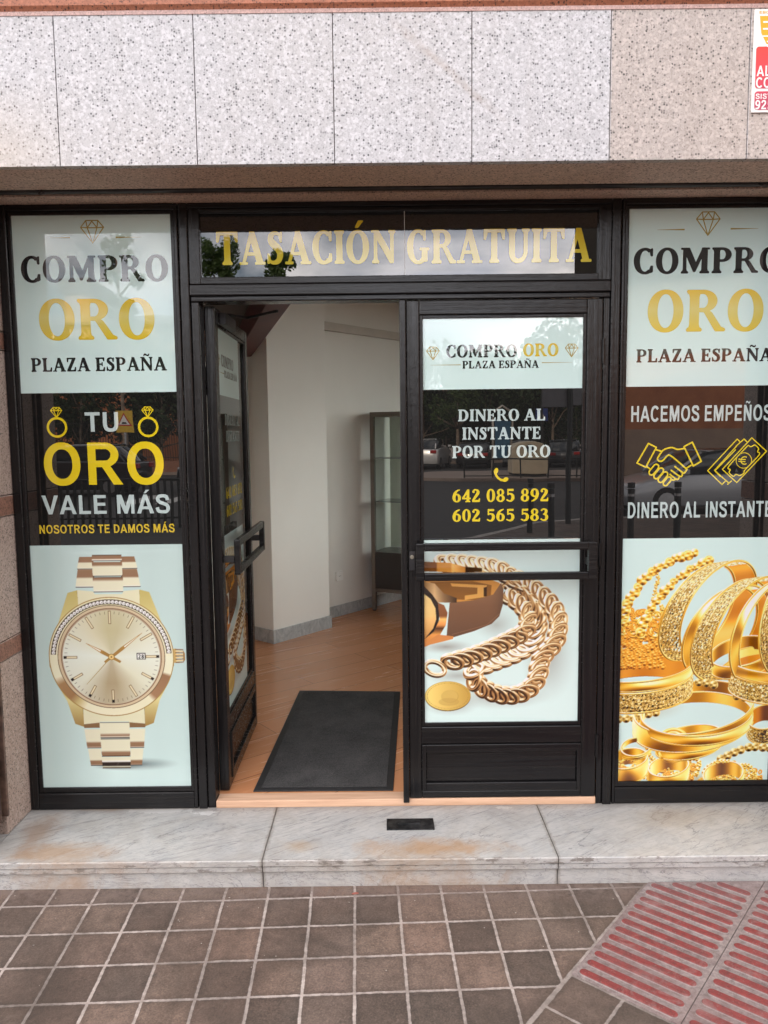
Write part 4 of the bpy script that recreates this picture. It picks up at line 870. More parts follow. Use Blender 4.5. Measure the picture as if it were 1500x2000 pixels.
# ------------------------------------------------------------------ the two door leaves (local: x from the hinge to the meeting stile, outside face at -y)
chain_img = poster_chain()
def leaf(label, loc, rz, mirror):
    d = thing('door', label, 'door', loc, rz); LOCAL.add(d.name); s = -1 if mirror else 1
    def X(a, b): a, b = s * a, s * b; return (min(a, b), max(a, b))
    yf, yb = -.012, .032; Lw = .806; g0, g1 = .081, .737; zb, zt = .369, 2.073; Z0, Z1 = .0345, 2.1455
    m = MB()
    m.box(*X(.003, g0 - .014), yf, yb, Z0, Z1, 1); m.box(*X(g1 + .014, Lw), yf, yb, Z0, Z1, 1)
    m.box(*X(g0 - .014, g1 + .014), yf + .0006, yb, zt + .014, Z1, 0); m.box(*X(g0 - .014, g1 + .014), yf + .0006, yb, .276, zb - .016, 0); m.box(*X(g0 - .014, g1 + .014), yf + .0006, yb, Z0, .066, 0)
    m.build('leaf_frame', [PAINT_H, PAINT_V], d, .0045)
    m = MB(); a, b = X(g0 - .0135, g1 + .0135); c, e = X(g0, g1); frame_ring(m, a, b, zb - .0155, zt + .0135, c, e, zb, zt, yf + .006, yb - .004); m.build('glazing_bead', [PAINT_H, PAINT_V], d, .002)
    m = MB(); a, b = X(g0 - .0135, g1 + .0135); c, e = X(g0 + .004, g1 - .004); frame_ring(m, a, b, .0665, .2755, c, e, .105, .242, yf - .006, yb - .006)
    m.box(c, e, yf + .008, yb - .008, .105, .242, 0); m.build('bottom_panel', [PAINT_H, PAINT_V], d, .003)
    m = MB(); m.box(*X(Lw + .001, Lw + .0265), yf - .010, yb - .02, .018 if mirror else .04, Z1, 1)
    if mirror: m.build('meeting_strip', [PAINT_H, PAINT_V], d, .003)
    a, b = X(g0, g1); yg = yf + .0135
    if not mirror: MB().box(a - .004, b + .004, yg + .001, yg + .007, zb - .004, zt + .004).build('pane', GLASS, d)
    fe = b if mirror else a + (b - a) * .80        # on the open leaf the films stop short of the edge
    fs = a
    sheet('white_film', fs, fe, 1.786, zt, yg, F_WHITE, d); sheet('black_film', fs, fe, 1.163, 1.786, yg, F_BLACK, d)
    printed('poster', chain_img if mirror else chain_img[:, :int(chain_img.shape[1] * .8)], fs, fe, zb, 1.1605, yg, d)
    # handle: a flat rectangular hoop standing off the glass on two brackets
    m = MB(); hx0, hx1 = X(.031, .774) ; hz0, hz1 = 1.001, 1.157; y0, y1 = yf - .072, yf - .046; t = .034
    m.box(hx0, hx0 + t, y0, y1, hz0, hz1); m.box(hx1 - t, hx1, y0, y1, hz0, hz1); m.box(hx0 + t, hx1 - t, y0 + .0008, y1 - .0008, hz1 - .032, hz1); m.box(hx0 + t, hx1 - t, y0 + .0008, y1 - .0008, hz0, hz0 + .032)
    h = m.build('handle', [PAINT_H], d, .004)
    m = MB()
    for xx in (hx0 + .004, hx1 - t + .004): m.box(xx, xx + .026, y1 + .0002, yf - .0003, 1.055, 1.083)
    m.build('bracket', PAINT_DARK, h, .001)
    y1_, y2_ = yg - .0006, yg - .0009
    if mirror: T = lambda bx: (bx[0] - loc[0], bx[1], bx[2] - loc[0], bx[3])
    else: T = lambda bx: (bx[0] - .166 + fs, bx[1], bx[2] - .166 + fs, bx[3])
    cut = (lambda bx: True) if mirror else (lambda bx: bx[2] < .69)
    for kind, arg, bx, mt in (('dia', None, (.182, 1.907, .234, 1.959), GLINE), ('dia', None, (.751, 1.913, .803, 1.965), GLINE), ('serif', 'COMPRO', (.263, 1.916, .553, 1.966), INK), ('serif', 'ORO', (.578, 1.918, .723, 1.968), gold_film('gold door lettering', YG, 1.918, 1.97)),
                              ('serif', 'PLAZA ESPAÑA', (.329, 1.871, .644, 1.901), INK), ('rule', 1, (.196, 1.884, .322, 1.888), GLINE), ('rule', 0, (.655, 1.889, .781, 1.893), GLINE),
                              ('serif', 'DINERO AL', (.311, 1.656, .671, 1.703), F_PALE), ('serif', 'INSTANTE', (.328, 1.580, .653, 1.629), F_PALE), ('serif', 'POR TU ORO', (.286, 1.504, .694, 1.553), F_PALE),
                              ('serif', '642 085 892', (.287, 1.320, .688, 1.372), YEL), ('serif', '602 565 583', (.287, 1.238, .688, 1.288), YEL), ('phone', None, (.456, 1.401, .520, 1.458), YEL)):
        if not cut(bx): continue
        bx = T(bx)
        if kind == 'serif': text(arg, 'serif', bx, y1_, mt, d)
        elif kind == 'dia': lines('diamond_mark', diamond_polys(bx, .003), y1_, mt, d)
        elif kind == 'rule': lines('rule', taper(bx[0], bx[2], (bx[1] + bx[3]) / 2, .0032, arg), y1_, mt, d)
        else:
            P = lambda u, v: (bx[0] + u * (bx[2] - bx[0]), bx[1] + v * (bx[3] - bx[1])); ww = bx[2] - bx[0]
            pp = [g_stroke([P(.20, .88), P(.17, .62), P(.32, .34), P(.58, .16), P(.86, .20)], [ww * .2, ww * .15, ww * .14, ww * .15, ww * .2], 6)]
            for (u, v, a_) in ((.20, .83, 18), (.82, .19, 62)):
                c_ = P(u, v); q = []
                for k in range(16):
                    t_ = 2 * math.pi * k / 16; x_, y_ = math.cos(t_) * ww * .135, math.sin(t_) * ww * .20; ca, sa = math.cos(math.radians(-a_)), math.sin(math.radians(-a_)); q.append((c_[0] + x_ * ca - y_ * sa, c_[1] + x_ * sa + y_ * ca))
                pp.append(q)
            lines('telephone_icon', pp, y1_, mt, d)
    return d
DR = leaf('closed right hand door with two phone numbers and a gold chain poster', (.9035, 0, 0), 0, True)
DL = leaf('left hand door standing open into the shop, seen edge on', (-.7125, .078, 0), math.radians(90.5), False)
MB().box(.015, .05, .0325, .05, 1.78, 1.90).build('hinge', PAINT_DARK, DL, .002)
for z_ in (1.93, 1.09, .26):          # knuckle hinges between the closed leaf and its jamb
    hb = MB(); hb.tube([(.0, -.0145, z_ - .045), (.0, -.0145, z_ + .045)], .0065, 10); hb.tube([(.0, -.0145, z_ + .045), (.0, -.0145, z_ + .052)], .008, 10); hb.build('hinge', PAINT_V, DR, smooth=False)
lkb = MB(); lkb.box(-.800, -.776, -.0155, -.0118, 1.035, 1.115); lock_ = lkb.build('lock_plate', STEEL_DK, DR, .0015)
BRS = NT('worn lock brass'); BRS.set(Base_Color=(.34, .31, .25), Roughness=.35, Metallic=.9); lk2 = MB(); lk2.tube([(-.788, -.0154, 1.092), (-.788, -.0205, 1.092)], .0085, 14); lk2.build('lock_cylinder', BRS.mat, lock_, .001)
m = MB(); m.box(.10, .34, -.040, -.0125, 2.085, 2.135); m.tube([(.20, -.03, 2.14), (.30, -.10, 2.142), (.12, -.26, 2.142)], .007, 6); m.build('door_closer', STEEL_DK, DL, .003)

# ------------------------------------------------------------------ alarm sign at the top right
sg = thing('alarm_sign', 'red, white and orange alarm company plate fixed high on the pink granite', 'sign', (1.40, FY, 2.69))
W_P = plain('white sign plastic', (.78, .77, .75), .4, 0, .03); R_P = NT('red sign print'); R_P.set(Base_Color=R_P.ramp(R_P.math('DIVIDE', R_P.math('SUBTRACT', R_P.sep(R_P.wpos())[2], 2.69), .22), (0., (.42, .055, .12)), (1., (.80, .055, .04))), Roughness=.4); R_P = R_P.mat
O_P = plain('orange sign print', (.88, .36, .015), .4, 0, .04)
sx, yS = 1.274, FY - .006
MB().box(sx, sx + .27, yS, FY - .0005, 2.688, 3.022).build('plate', W_P, sg, .0015)
def rrect(x0, z0, x1, z1, r):
    out = []
    for cx, cz, a in ((x1 - r, z1 - r, 0), (x0 + r, z1 - r, 90), (x0 + r, z0 + r, 180), (x1 - r, z0 + r, 270)):
        out += [(cx + r * math.cos(math.radians(a + 22.5 * k)), cz + r * math.sin(math.radians(a + 22.5 * k))) for k in range(5)]
    return out
lines('red_field', [rrect(sx + .009, 2.766, sx + .26, 2.902, .010)], yS - .0006, R_P, sg); lines('red_field', [rrect(sx + .009, 2.696, sx + .26, 2.757, .010)], yS - .0006, R_P, sg)
eo = [(sx + .012, 3.003), (sx + .258, 3.003), (sx + .258, 2.95), (sx + .235, 2.912), (sx + .19, 2.885), (sx + .08, 2.885), (sx + .038, 2.905), (sx + .018, 2.945)]
lines('emblem_border', [eo], yS - .0009, W_P, sg)
ei = [(sx + .017, 3.000), (sx + .253, 3.000), (sx + .252, 2.95), (sx + .231, 2.916), (sx + .188, 2.893), (sx + .082, 2.893), (sx + .042, 2.911), (sx + .024, 2.945)]
lines('emblem', [ei], yS - .0012, O_P, sg)
lines('emblem_bars', [g_rect(sx + .029, 2.978, sx + .12, 2.983), g_rect(sx + .029, 2.956, sx + .12, 2.961), g_rect(sx + .024, 2.933, sx + .24, 2.937), g_rect(sx + .044, 2.915, sx + .12, 2.920)], yS - .0015, W_P, sg)
text('EBORA', 'sans', (sx + .016, 3.0075, sx + .075, 3.0165), yS - .0006, O_P, sg)
text('AL', 'sans', (sx + .013, 2.806, sx + .060, 2.840), yS - .0012, W_P, sg); text('CO', 'sans', (sx + .012, 2.768, sx + .062, 2.802), yS - .0012, W_P, sg)
text('SIST', 'sans', (sx + .012, 2.732, sx + .066, 2.749), yS - .0012, W_P, sg); text('925', 'sans', (sx + .012, 2.698, sx + .070, 2.728), yS - .0012, W_P, sg)
# ------------------------------------------------------------------ marble step
MAR = NT('veined marble'); P = MAR.wpos()
_w = MAR.noise(3.2, 6, .6, P, 1.2); _vv = MAR.comb(MAR.math('ADD', MAR.math('MULTIPLY', MAR.sep(P)[0], 1.0), MAR.math('MULTIPLY', MAR.sep(P)[1], -1.6)), MAR.math('MULTIPLY', MAR.sep(P)[1], .5), MAR.math('MULTIPLY', MAR.sep(P)[2], 3.0))
v1 = MAR.noise(9, 9, .68, _vv, 1.6); v2 = MAR.noise(2.4, 7, .62, _vv, 2.2); v3 = MAR.noise(30, 5, .65, MAR.mapping(P, (1, 2.6, 2), (0, 0, 0), (0, 0, .6)), .6)
c = MAR.mix(MAR.ramp(_w, (.35, 0.), (.7, 1.)), (.47, .46, .44), (.38, .38, .375))
c = MAR.mix(MAR.math('MULTIPLY', MAR.ramp(v3, (.50, 0.), (.70, 1.)), .45), c, (.25, .265, .285))
c = MAR.mix(MAR.math('MULTIPLY', MAR.ramp(v1, (.47, 0.), (.50, 1.), (.53, 0.)), .35), c, (.17, .185, .20))
c = MAR.mix(MAR.math('MULTIPLY', MAR.ramp(v2, (.490, 0.), (.50, 1.), (.510, 0.)), .75), c, (.13, .13, .14))
# rusty stains lie near the outer edge where water stands
def stain(m, c, cx, cy, rx, ry, col, k, nz=4.0, soft=(.25, .95)):
    x, y, z = m.sep(m.wpos()); u = m.math('DIVIDE', m.math('SUBTRACT', x, cx), rx); v = m.math('DIVIDE', m.math('SUBTRACT', y, cy), ry)
    d = m.math('SQRT', m.math('ADD', m.math('MULTIPLY', u, u), m.math('MULTIPLY', v, v)))
    d = m.math('ADD', d, m.math('MULTIPLY', m.math('SUBTRACT', m.noise(nz * 1.6, 8, .74, m.wpos(), .5), .5), 2.0))
    return m.mix(m.math('MULTIPLY', m.ramp(d, (soft[0], 1.), (soft[1], 0.)), k), c, col)
for a in ((-1.28, -.36, .30, .10, (0.34, 0.200, 0.096), .65), (-1.42, -.20, .10, .22, (0.29, 0.176, 0.104), .6), (.18, -.36, .36, .10, (0.37, 0.208, 0.088), .7), (-.36, -.33, .10, .06, (0.35, 0.224, 0.104), .5), (.05, -.44, .8, .03, (0.24, 0.176, 0.120), .45), (-1.1, -.44, .4, .03, (0.29, 0.192, 0.120), .5), (1.25, -.12, .30, .12, (0.34, 0.272, 0.200), .35), (-1.1, .0, .35, .035, (0.34, 0.192, 0.080), .5)): c = stain(MAR, c, *a)
for a in ((-.98, -.03, .22, .035, (.60, .60, .59), .7), (-.78, -.055, .07, .03, (.62, .62, .61), .8), (.50, -.035, .06, .02, (.60, .60, .59), .8)): c = stain(MAR, c, *a, nz=16.0, soft=(.55, .62))
sp = MAR.voro(30, P); c = MAR.mix(MAR.math('MULTIPLY', MAR.math('MULTIPLY', MAR.ramp(sp, (.03, 1.), (.06, 0.)), MAR.math('GREATER_THAN', MAR.noise(7, 2, .5, P), .55)), .8), c, (.12, .10, .08))
grime = MAR.math('MULTIPLY', MAR.ramp(MAR.noise(5.5, 7, .72, P, .8), (.46, 0.), (.70, 1.)), .38); c = MAR.mix(grime, c, (.23, .195, .16))
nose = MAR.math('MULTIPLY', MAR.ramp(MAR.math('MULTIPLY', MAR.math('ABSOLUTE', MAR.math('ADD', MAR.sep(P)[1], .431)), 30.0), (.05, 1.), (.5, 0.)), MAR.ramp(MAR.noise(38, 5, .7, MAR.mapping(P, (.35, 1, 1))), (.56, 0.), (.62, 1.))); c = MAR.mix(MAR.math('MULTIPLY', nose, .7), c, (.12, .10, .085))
jn_ = MAR.n('ShaderNodeMath'); jn_.operation = 'MINIMUM'; MAR.l(MAR.math('ABSOLUTE', MAR.math('ADD', MAR.sep(P)[0], .4775)), jn_.inputs[0]); MAR.l(MAR.math('ABSOLUTE', MAR.math('SUBTRACT', MAR.sep(P)[0], .648)), jn_.inputs[1])
jg = MAR.math('MULTIPLY', MAR.ramp(MAR.math('ADD', MAR.math('MULTIPLY', jn_.outputs[0], 25.0), MAR.math('MULTIPLY', MAR.math('SUBTRACT', MAR.noise(20, 4, .7, P), .5), .8)), (.05, 1.), (.35, 0.)), .6); c = MAR.mix(jg, c, (.17, .145, .12))
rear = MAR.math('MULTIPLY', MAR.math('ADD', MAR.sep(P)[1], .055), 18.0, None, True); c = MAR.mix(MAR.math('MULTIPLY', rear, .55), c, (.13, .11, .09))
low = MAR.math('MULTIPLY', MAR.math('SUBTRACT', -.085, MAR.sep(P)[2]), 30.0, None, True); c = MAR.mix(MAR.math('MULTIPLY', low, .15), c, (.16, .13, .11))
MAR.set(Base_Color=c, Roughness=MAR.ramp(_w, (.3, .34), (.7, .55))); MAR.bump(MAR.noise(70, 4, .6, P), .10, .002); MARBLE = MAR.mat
GZ = -.115
step = thing('doorstep', 'veined marble doorstep with rusty stains below the black shopfront', 'doorstep', (0, -.2, GZ)); step['kind'] = 'structure'; del step['category']
JX = [-1.545, -.4775, .648, 1.6965]
edges = [-5.8, -4.7, -3.65, -2.6] + [-1.545, -.4775, .648, 1.6965] + [2.30, 3.16]
for a, b in zip(edges[:-1], edges[1:]):
    m = MB(); d = .0016; inner = a > -1.6 and b < 1.7; yb = .058
    m.extr([(-.432, -.0035), (-.429, 0), (yb, 0), (yb, -.05), (-.424, -.05), (-.4285, -.046), (-.4285, -.028), (-.4245, -.0265), (-.4245, -.0245), (-.432, -.023)], a + d, b - d); m.build('step_slab', MARBLE, step)
    MB().box(a + d, b - d, -.4155, -.30, GZ - .02, -.0503).build('riser', MARBLE, step, .002)
# ------------------------------------------------------------------ pavement: brown square tiles laid slightly askew, light joints
PV = NT('brown paving tiles'); P = PV.wpos(); px_, py_, pz_ = PV.sep(P)
wob = PV.math('MULTIPLY', PV.math('SUBTRACT', PV.noise(9, 3, .5, P), .5), .0055)
def grid(m, ang, pu, pv, u0, v0):
    ca, sa = math.cos(ang), math.sin(ang)
    u = m.math('ADD', m.math('MULTIPLY', px_, ca), m.math('MULTIPLY', py_, sa)); v = m.math('ADD', m.math('MULTIPLY', px_, -sa), m.math('MULTIPLY', py_, ca))
    u = m.math('DIVIDE', m.math('ADD', m.math('SUBTRACT', u, u0), wob), pu); v = m.math('DIVIDE', m.math('ADD', m.math('SUBTRACT', v, v0), wob), pv)
    du = m.math('MULTIPLY', m.math('SUBTRACT', .5, m.math('ABSOLUTE', m.math('SUBTRACT', m.math('FRACT', u), .5))), pu); dv = m.math('MULTIPLY', m.math('SUBTRACT', .5, m.math('ABSOLUTE', m.math('SUBTRACT', m.math('FRACT', v), .5))), pv)
    d = m.math('MINIMUM', du, dv)
    wn = m.n('ShaderNodeTexWhiteNoise'); wn.noise_dimensions = '2D'; m.l(m.comb(m.math('FLOOR', u), m.math('FLOOR', v)), wn.inputs['Vector'])
    return d, wn.outputs['Value'], wn.outputs['Color']
A50 = math.radians(50)
dA, rA, _ = grid(PV, math.radians(2), .163, .168, -.142, -.813)
dB, rB, _ = grid(PV, A50, .172, .172, .575 * math.cos(A50) - .911 * math.sin(A50), -.575 * math.sin(A50) - .911 * math.cos(A50) - .005)
# beyond the line that carries on from the edge of the tactile strip the tiles turn with the strip
side = PV.math('SUBTRACT', PV.math('MULTIPLY', PV.math('SUBTRACT', px_, .575), math.sin(A50)), PV.math('MULTIPLY', PV.math('SUBTRACT', py_, -.911), math.cos(A50)))
isB = PV.math('GREATER_THAN', side, 0.0)
dd = PV.math('ADD', PV.math('MULTIPLY', isB, dB), PV.math('MULTIPLY', PV.math('SUBTRACT', 1.0, isB), dA)); dd = PV.math('MINIMUM', dd, PV.math('ABSOLUTE', side))
rr = PV.math('ADD', PV.math('MULTIPLY', isB, rB), PV.math('MULTIPLY', PV.math('SUBTRACT', 1.0, isB), rA))
jn = PV.noise(55, 5, .65, P); jw = PV.math('ADD', dd, PV.math('MULTIPLY', PV.math('SUBTRACT', jn, .5), .006))
joint = PV.ramp(jw, (.0042 * 1, 1.), (.0068, 0.))
# (the ramp works on metres: 4-7 mm either side of the joint line)
ts = PV.math('MULTIPLY', jw, 40.0, None, True); joint = PV.ramp(ts, (.14, 1.), (.24, 0.))
n1_, n2_, n3_ = PV.noise(5, 6, .6, P), PV.noise(28, 6, .7, P, .4), PV.noise(140, 4, .7, P)
c = PV.ramp(rr, (0., (.128, .088, .070)), (.25, (.088, .068, .056)), (.5, (.150, .104, .084)), (.75, (.108, .078, .060)), (1., (.138, .092, .072)))
c = PV.mix(PV.math('MULTIPLY', PV.ramp(n1_, (.38, 0.), (.66, 1.)), .55), c, (0.051, 0.036, 0.026)); c = PV.mix(PV.math('MULTIPLY', PV.ramp(n2_, (.48, 0.), (.72, 1.)), .5), c, (0.104, 0.073, 0.056))
c = PV.mix(PV.math('MULTIPLY', PV.ramp(n2_, (.26, 1.), (.40, 0.)), .55), c, (0.033, 0.022, 0.016))
lf = PV.math('MULTIPLY', PV.math('SUBTRACT', -.3, px_), .9, None, True); c = PV.mix(PV.math('MULTIPLY', lf, .32), c, (0.132, 0.093, 0.075))      # paler, dustier towards the left
c = PV.mix(PV.math('MULTIPLY', PV.ramp(n3_, (.48, 0.), (.66, 1.)), .55), c, (0.177, 0.135, 0.107))
pit = PV.noise(85, 5, .75, P, .3); c = PV.mix(PV.math('MULTIPLY', PV.ramp(pit, (.30, 1.), (.44, 0.)), .6), c, (.040, .030, .025)); tint = PV.noise(1.3, 3, .5, P); c = PV.mix(PV.math('MULTIPLY', PV.ramp(tint, (.40, 0.), (.62, 1.)), .30), c, (.155, .088, .062))
tv = PV.math('ADD', .70, PV.math('MULTIPLY', rr, .58)); fg = PV.math('ADD', .52, PV.math('ADD', PV.math('MULTIPLY', PV.ramp(PV.noise(150, 4, .8, P), (.36, 0.), (.64, 1.)), .55), PV.math('MULTIPLY', PV.ramp(PV.noise(24, 6, .75, P, .7), (.34, 0.), (.66, 1.)), .42)))
rim = PV.math('ADD', .74, PV.math('MULTIPLY', PV.ramp(PV.math('MULTIPLY', PV.math('ADD', dd, PV.math('MULTIPLY', PV.math('SUBTRACT', n2_, .5), .02)), 20.0), (.08, 0.), (.55, 1.)), .28))
fac = PV.math('MULTIPLY', PV.math('MULTIPLY', tv, fg), rim); vm = PV.n('ShaderNodeVectorMath'); vm.operation = 'SCALE'; PV.l(c, vm.inputs[0]); PV.l(fac, vm.inputs['Scale']); c = vm.outputs[0]
jc = PV.mix(PV.ramp(jn, (.35, 0.), (.65, 1.)), (.44, .38, .345), (.29, .245, .22))
chip = PV.math('MULTIPLY', PV.ramp(PV.math('MULTIPLY', dd, 20.0), (.28, 1.), (.46, 0.)), PV.ramp(PV.noise(26, 4, .7, P), (.60, 0.), (.66, 1.))); c = PV.mix(PV.math('MULTIPLY', chip, .75), c, (.050, .040, .034))
jd = PV.math('MULTIPLY', joint, PV.ramp(PV.noise(3.0, 3, .6, P), (.30, .55), (.55, 1.)))
c = PV.mix(jd, c, jc)
n4_ = PV.noise(2.2, 5, .62, P, .8); c = PV.mix(PV.math('MULTIPLY', PV.ramp(n4_, (.44, 0.), (.64, 1.)), .6), c, (0.039, 0.028, 0.021))
gum = PV.voro(5.5, P); c = PV.mix(PV.math('MULTIPLY', PV.math('MULTIPLY', PV.ramp(PV.math('ADD', gum, PV.math('MULTIPLY', PV.math('SUBTRACT', n2_, .5), .10)), (.055, 1.), (.075, 0.)), PV.math('GREATER_THAN', PV.noise(1.9, 2, .5, P), .5)), .6), c, (0.026, 0.019, 0.015))
pale = PV.math('MULTIPLY', PV.ramp(PV.noise(4.3, 6, .72, P, 1.2), (.60, 0.), (.70, 1.)), .55); c = PV.mix(pale, c, (0.150, 0.115, 0.094))
rt = PV.math('MULTIPLY', PV.math('SUBTRACT', px_, .25), 1.6, None, True); c = PV.mix(PV.math('MULTIPLY', rt, .30), c, (0.044, 0.031, 0.022))
edge = PV.math('MULTIPLY', PV.math('ADD', py_, .56), 9.0, None, True); c = PV.mix(PV.math('MULTIPLY', edge, PV.ramp(n2_, (.40, 0.), (.58, .75))), c, (0.146, 0.107, 0.090))    # dirt and mortar along the step
PV.set(Base_Color=c, Roughness=PV.ramp(n1_, (.3, .62), (.7, .8))); PV.bump(PV.math('ADD', PV.math('MULTIPLY', joint, -.8), PV.math('ADD', PV.math('MULTIPLY', n3_, .6), PV.math('MULTIPLY', n2_, .5))), .5, .004)
pav = MB().prism([(-40, -.41), (-40, -6.5), (.5, -8.5), (1.6, -9.5), (2.35, -10.6), (3.0, -11.6), (4.1, -12.3), (9, -12.8), (40, -13), (40, -.41)], GZ - .3, GZ).build('pavement', PV.mat); tag(pav, 'pavement of brown square tiles with pale joints in front of the step', kind='structure')
# ------------------------------------------------------------------ red tactile slabs with raised bars
TS = NT('worn red tactile concrete'); P = TS.wpos(); z = TS.sep(P)[2]; zz = TS.math('DIVIDE', TS.math('SUBTRACT', z, GZ + .0045), .006, None, True)
t1, t2, t3 = TS.noise(6, 5, .6, P), TS.noise(45, 5, .7, P), TS.noise(160, 3, .7, P)
red = TS.mix(TS.ramp(t2, (.35, 0.), (.7, 1.)), (.205, .030, .027), (.105, .024, .022)); grey_ = TS.mix(TS.ramp(t2, (.35, 0.), (.68, 1.)), (.285, .235, .222), (.125, .098, .092))
reddish = TS.mix(TS.ramp(t1, (.40, 0.), (.62, .4)), grey_, (0.137, 0.076, 0.071))
ftop = TS.math('MULTIPLY', zz, 1.0)
sepn = TS.sep(TS.n('ShaderNodeNewGeometry').outputs['Normal'])[2]
wear = TS.math('MULTIPLY', TS.ramp(t1, (.52, 0.), (.72, .8)), 1.0); dust = TS.math('MULTIPLY', TS.math('ADD', TS.sep(P)[1], .72), 3.0, None, True)
red = TS.mix(TS.math('MULTIPLY', dust, .45), red, (0.144, 0.090, 0.085)); red = TS.mix(TS.math('MULTIPLY', wear, .3), red, (0.158, 0.101, 0.094))
foot = TS.math('MULTIPLY', TS.ramp(zz, (.02, 0.), (.18, 1.), (.5, 0.)), .6); c = TS.mix(TS.ramp(zz, (.35, 0.), (.8, 1.)), reddish, red); c = TS.mix(foot, c, (0.302, 0.259, 0.245))
c = TS.mix(TS.math('MULTIPLY', TS.ramp(t3, (.58, 0.), (.74, 1.)), .35), c, (0.245, 0.209, 0.198)); c = TS.mix(TS.math('MULTIPLY', TS.ramp(t2, (.27, 1.), (.36, 0.)), .6), c, (0.058, 0.040, 0.036))
blotch = TS.noise(11, 6, .7, P, .6); c = TS.mix(TS.math('MULTIPLY', TS.ramp(blotch, (.54, 0.), (.66, 1.)), .24), c, (.30, .235, .22)); c = TS.mix(TS.math('MULTIPLY', TS.ramp(blotch, (.28, 1.), (.42, 0.)), .35), c, (.10, .045, .042))
TS.set(Base_Color=c, Roughness=.82); TS.bump(TS.math('ADD', t2, t3), .35, .003)
E1, E2 = Vector((math.cos(A50), math.sin(A50))), Vector((math.sin(A50), -math.cos(A50))); A0 = Vector((.577, -.910)) + E2 * .004
tact = thing('tactile_paving', 'red tactile paving slabs with raised bars crossing the brown tiles', 'paving', (A0.x, A0.y, GZ)); tact['kind'] = 'structure'; del tact['category']
SL = .343; SD = .330; nb = 6
def clip_step(p): return p.y < -.4185
slab_i = 0
for j in range(-1 + 1, 5):
    for i in range(-3, 4):
        if j == 0 and i < 0: continue
        if j >= 1 and i < -4: continue
        o = A0 + E1 * (SD * i) + E2 * (SL * j)
        if o.y < -2.6 or o.x < -.2: continue
        poly = [o + E1 * .0015 + E2 * .0015, o + E1 * (SD - .0015) + E2 * .0015, o + E1 * (SD - .0015) + E2 * (SL - .0015), o + E1 * .0015 + E2 * (SL - .0015)]
        cut = []                                             # trim the slab at the step
        for k in range(4):
            p, q = poly[k], poly[(k + 1) % 4]
            if clip_step(p): cut.append(p)
            if clip_step(p) != clip_step(q): t = (-.4185 - p.y) / (q.y - p.y); cut.append(p + (q - p) * t)
        if len(cut) < 3: continue
        m = MB(); m.prism([tuple(p) for p in cut], GZ + .0005, GZ + .0045)
        for b in range(nb):
            c0 = o + E1 * (SD * (b + .5) / nb); s0, s1 = .018, SL - .018
            while s1 > s0 and not clip_step(c0 + E2 * s0 + Vector((0, .016))): s0 += .01
            while s1 > s0 and not clip_step(c0 + E2 * s1 + Vector((0, .016))): s1 -= .01
            if s1 - s0 < .05: continue
            rings = []
            for (r, h) in ((.0158, .0044), (.0140, .0085), (.0112, .0110)):
                rg = []
                for k in range(9): a = math.pi / 2 + math.pi * k / 8; q = c0 + E2 * (s0 + .013) + (E2 * math.cos(a) + E1 * math.sin(a)) * r; rg.append((q.x, q.y, GZ + h))
                for k in range(9): a = -math.pi / 2 + math.pi * k / 8; q = c0 + E2 * (s1 - .013) + (E2 * math.cos(a) + E1 * math.sin(a)) * r; rg.append((q.x, q.y, GZ + h))
                rings.append(rg)
            n = 18; V = rings[0] + rings[1] + rings[2]; F = [(r_ * n + k, r_ * n + (k + 1) % n, (r_ + 1) * n + (k + 1) % n, (r_ + 1) * n + k) for r_ in (0, 1) for k in range(n)] + [tuple(range(2 * n, 3 * n))]
            m.add(V, F)
        m.build('tactile_slab', TS.mat, tact)
        slab_i += 1
# ------------------------------------------------------------------ small things on the step and pavement
IRON = NT('dark lock steel'); IRON.set(Base_Color=IRON.mix(IRON.ramp(IRON.noise(30, 5), (.4, 0.), (.7, 1.)), (.025, .027, .03), (.10, .10, .10)), Roughness=.38, Metallic=.75); IRON = IRON.mat
lk = thing('lock_plate', 'dark steel shutter lock plate let into the middle of the marble step', 'lock plate', (.094, -.17, 0))
MB().box(-.003, .192, -.217, -.126, -.002, .0035).build('plate', IRON, lk, .001)
m = MB(); m.box(.045, .135, -.176, -.166, .0036, .0062); m.box(.110, .132, -.164, -.150, .0036, .0058); m.build('latch', IRON, lk, .0008)
for q, (x, y) in enumerate(((.008, -.136), (.182, -.136), (.008, -.207), (.182, -.207))): MB().tube([(x, y, .0034), (x, y, .0052)], .004, 8).build('screw', IRON, lk)
rng = random.Random(3); m = MB()
for q in range(70):
    x, y = rng.uniform(-1.6, 1.6), -.43 - abs(rng.gauss(0, .28)) - .012; s = rng.uniform(.0012, .0032); a = rng.uniform(0, 6.28)
    m.prism([(x + s * rng.uniform(.6, 1.3) * math.cos(a + k * 1.2566), y + s * rng.uniform(.6, 1.3) * math.sin(a + k * 1.2566)) for k in range(5)], GZ + .0048, GZ + .0048 + s * .5)
gr = m.build('grit', plain('pale grit', (.26, .23, .20), .9, 0, .4, 30)); tag(gr, 'pale grit scattered on the paving along the step', 'grit', kind='stuff')
m = MB()
for k in range(7):
    t = k / 6; hw = .0045 * math.sin(math.pi * (t * .86 + .07))
    m.v += [(-.137 + .026 * t, -.470 - hw + .004 * t, GZ + .002), (-.137 + .026 * t, -.470 + hw + .004 * t, GZ + .0035 + .002 * math.sin(3 * t))]
    if k: b = 2 * k; m.f.append((b - 2, b, b + 1, b - 1)); m.m.append(0)
lf_ = m.build('dry_leaf', plain('dry red leaf', (.22, .07, .05), .7, 0, .3, 60)); sm_ = lf_.modifiers.new('solidify', 'SOLIDIFY'); sm_.thickness = .0008; tag(lf_, 'thin reddish dry leaf lying on the tiles close to the step', 'leaf')

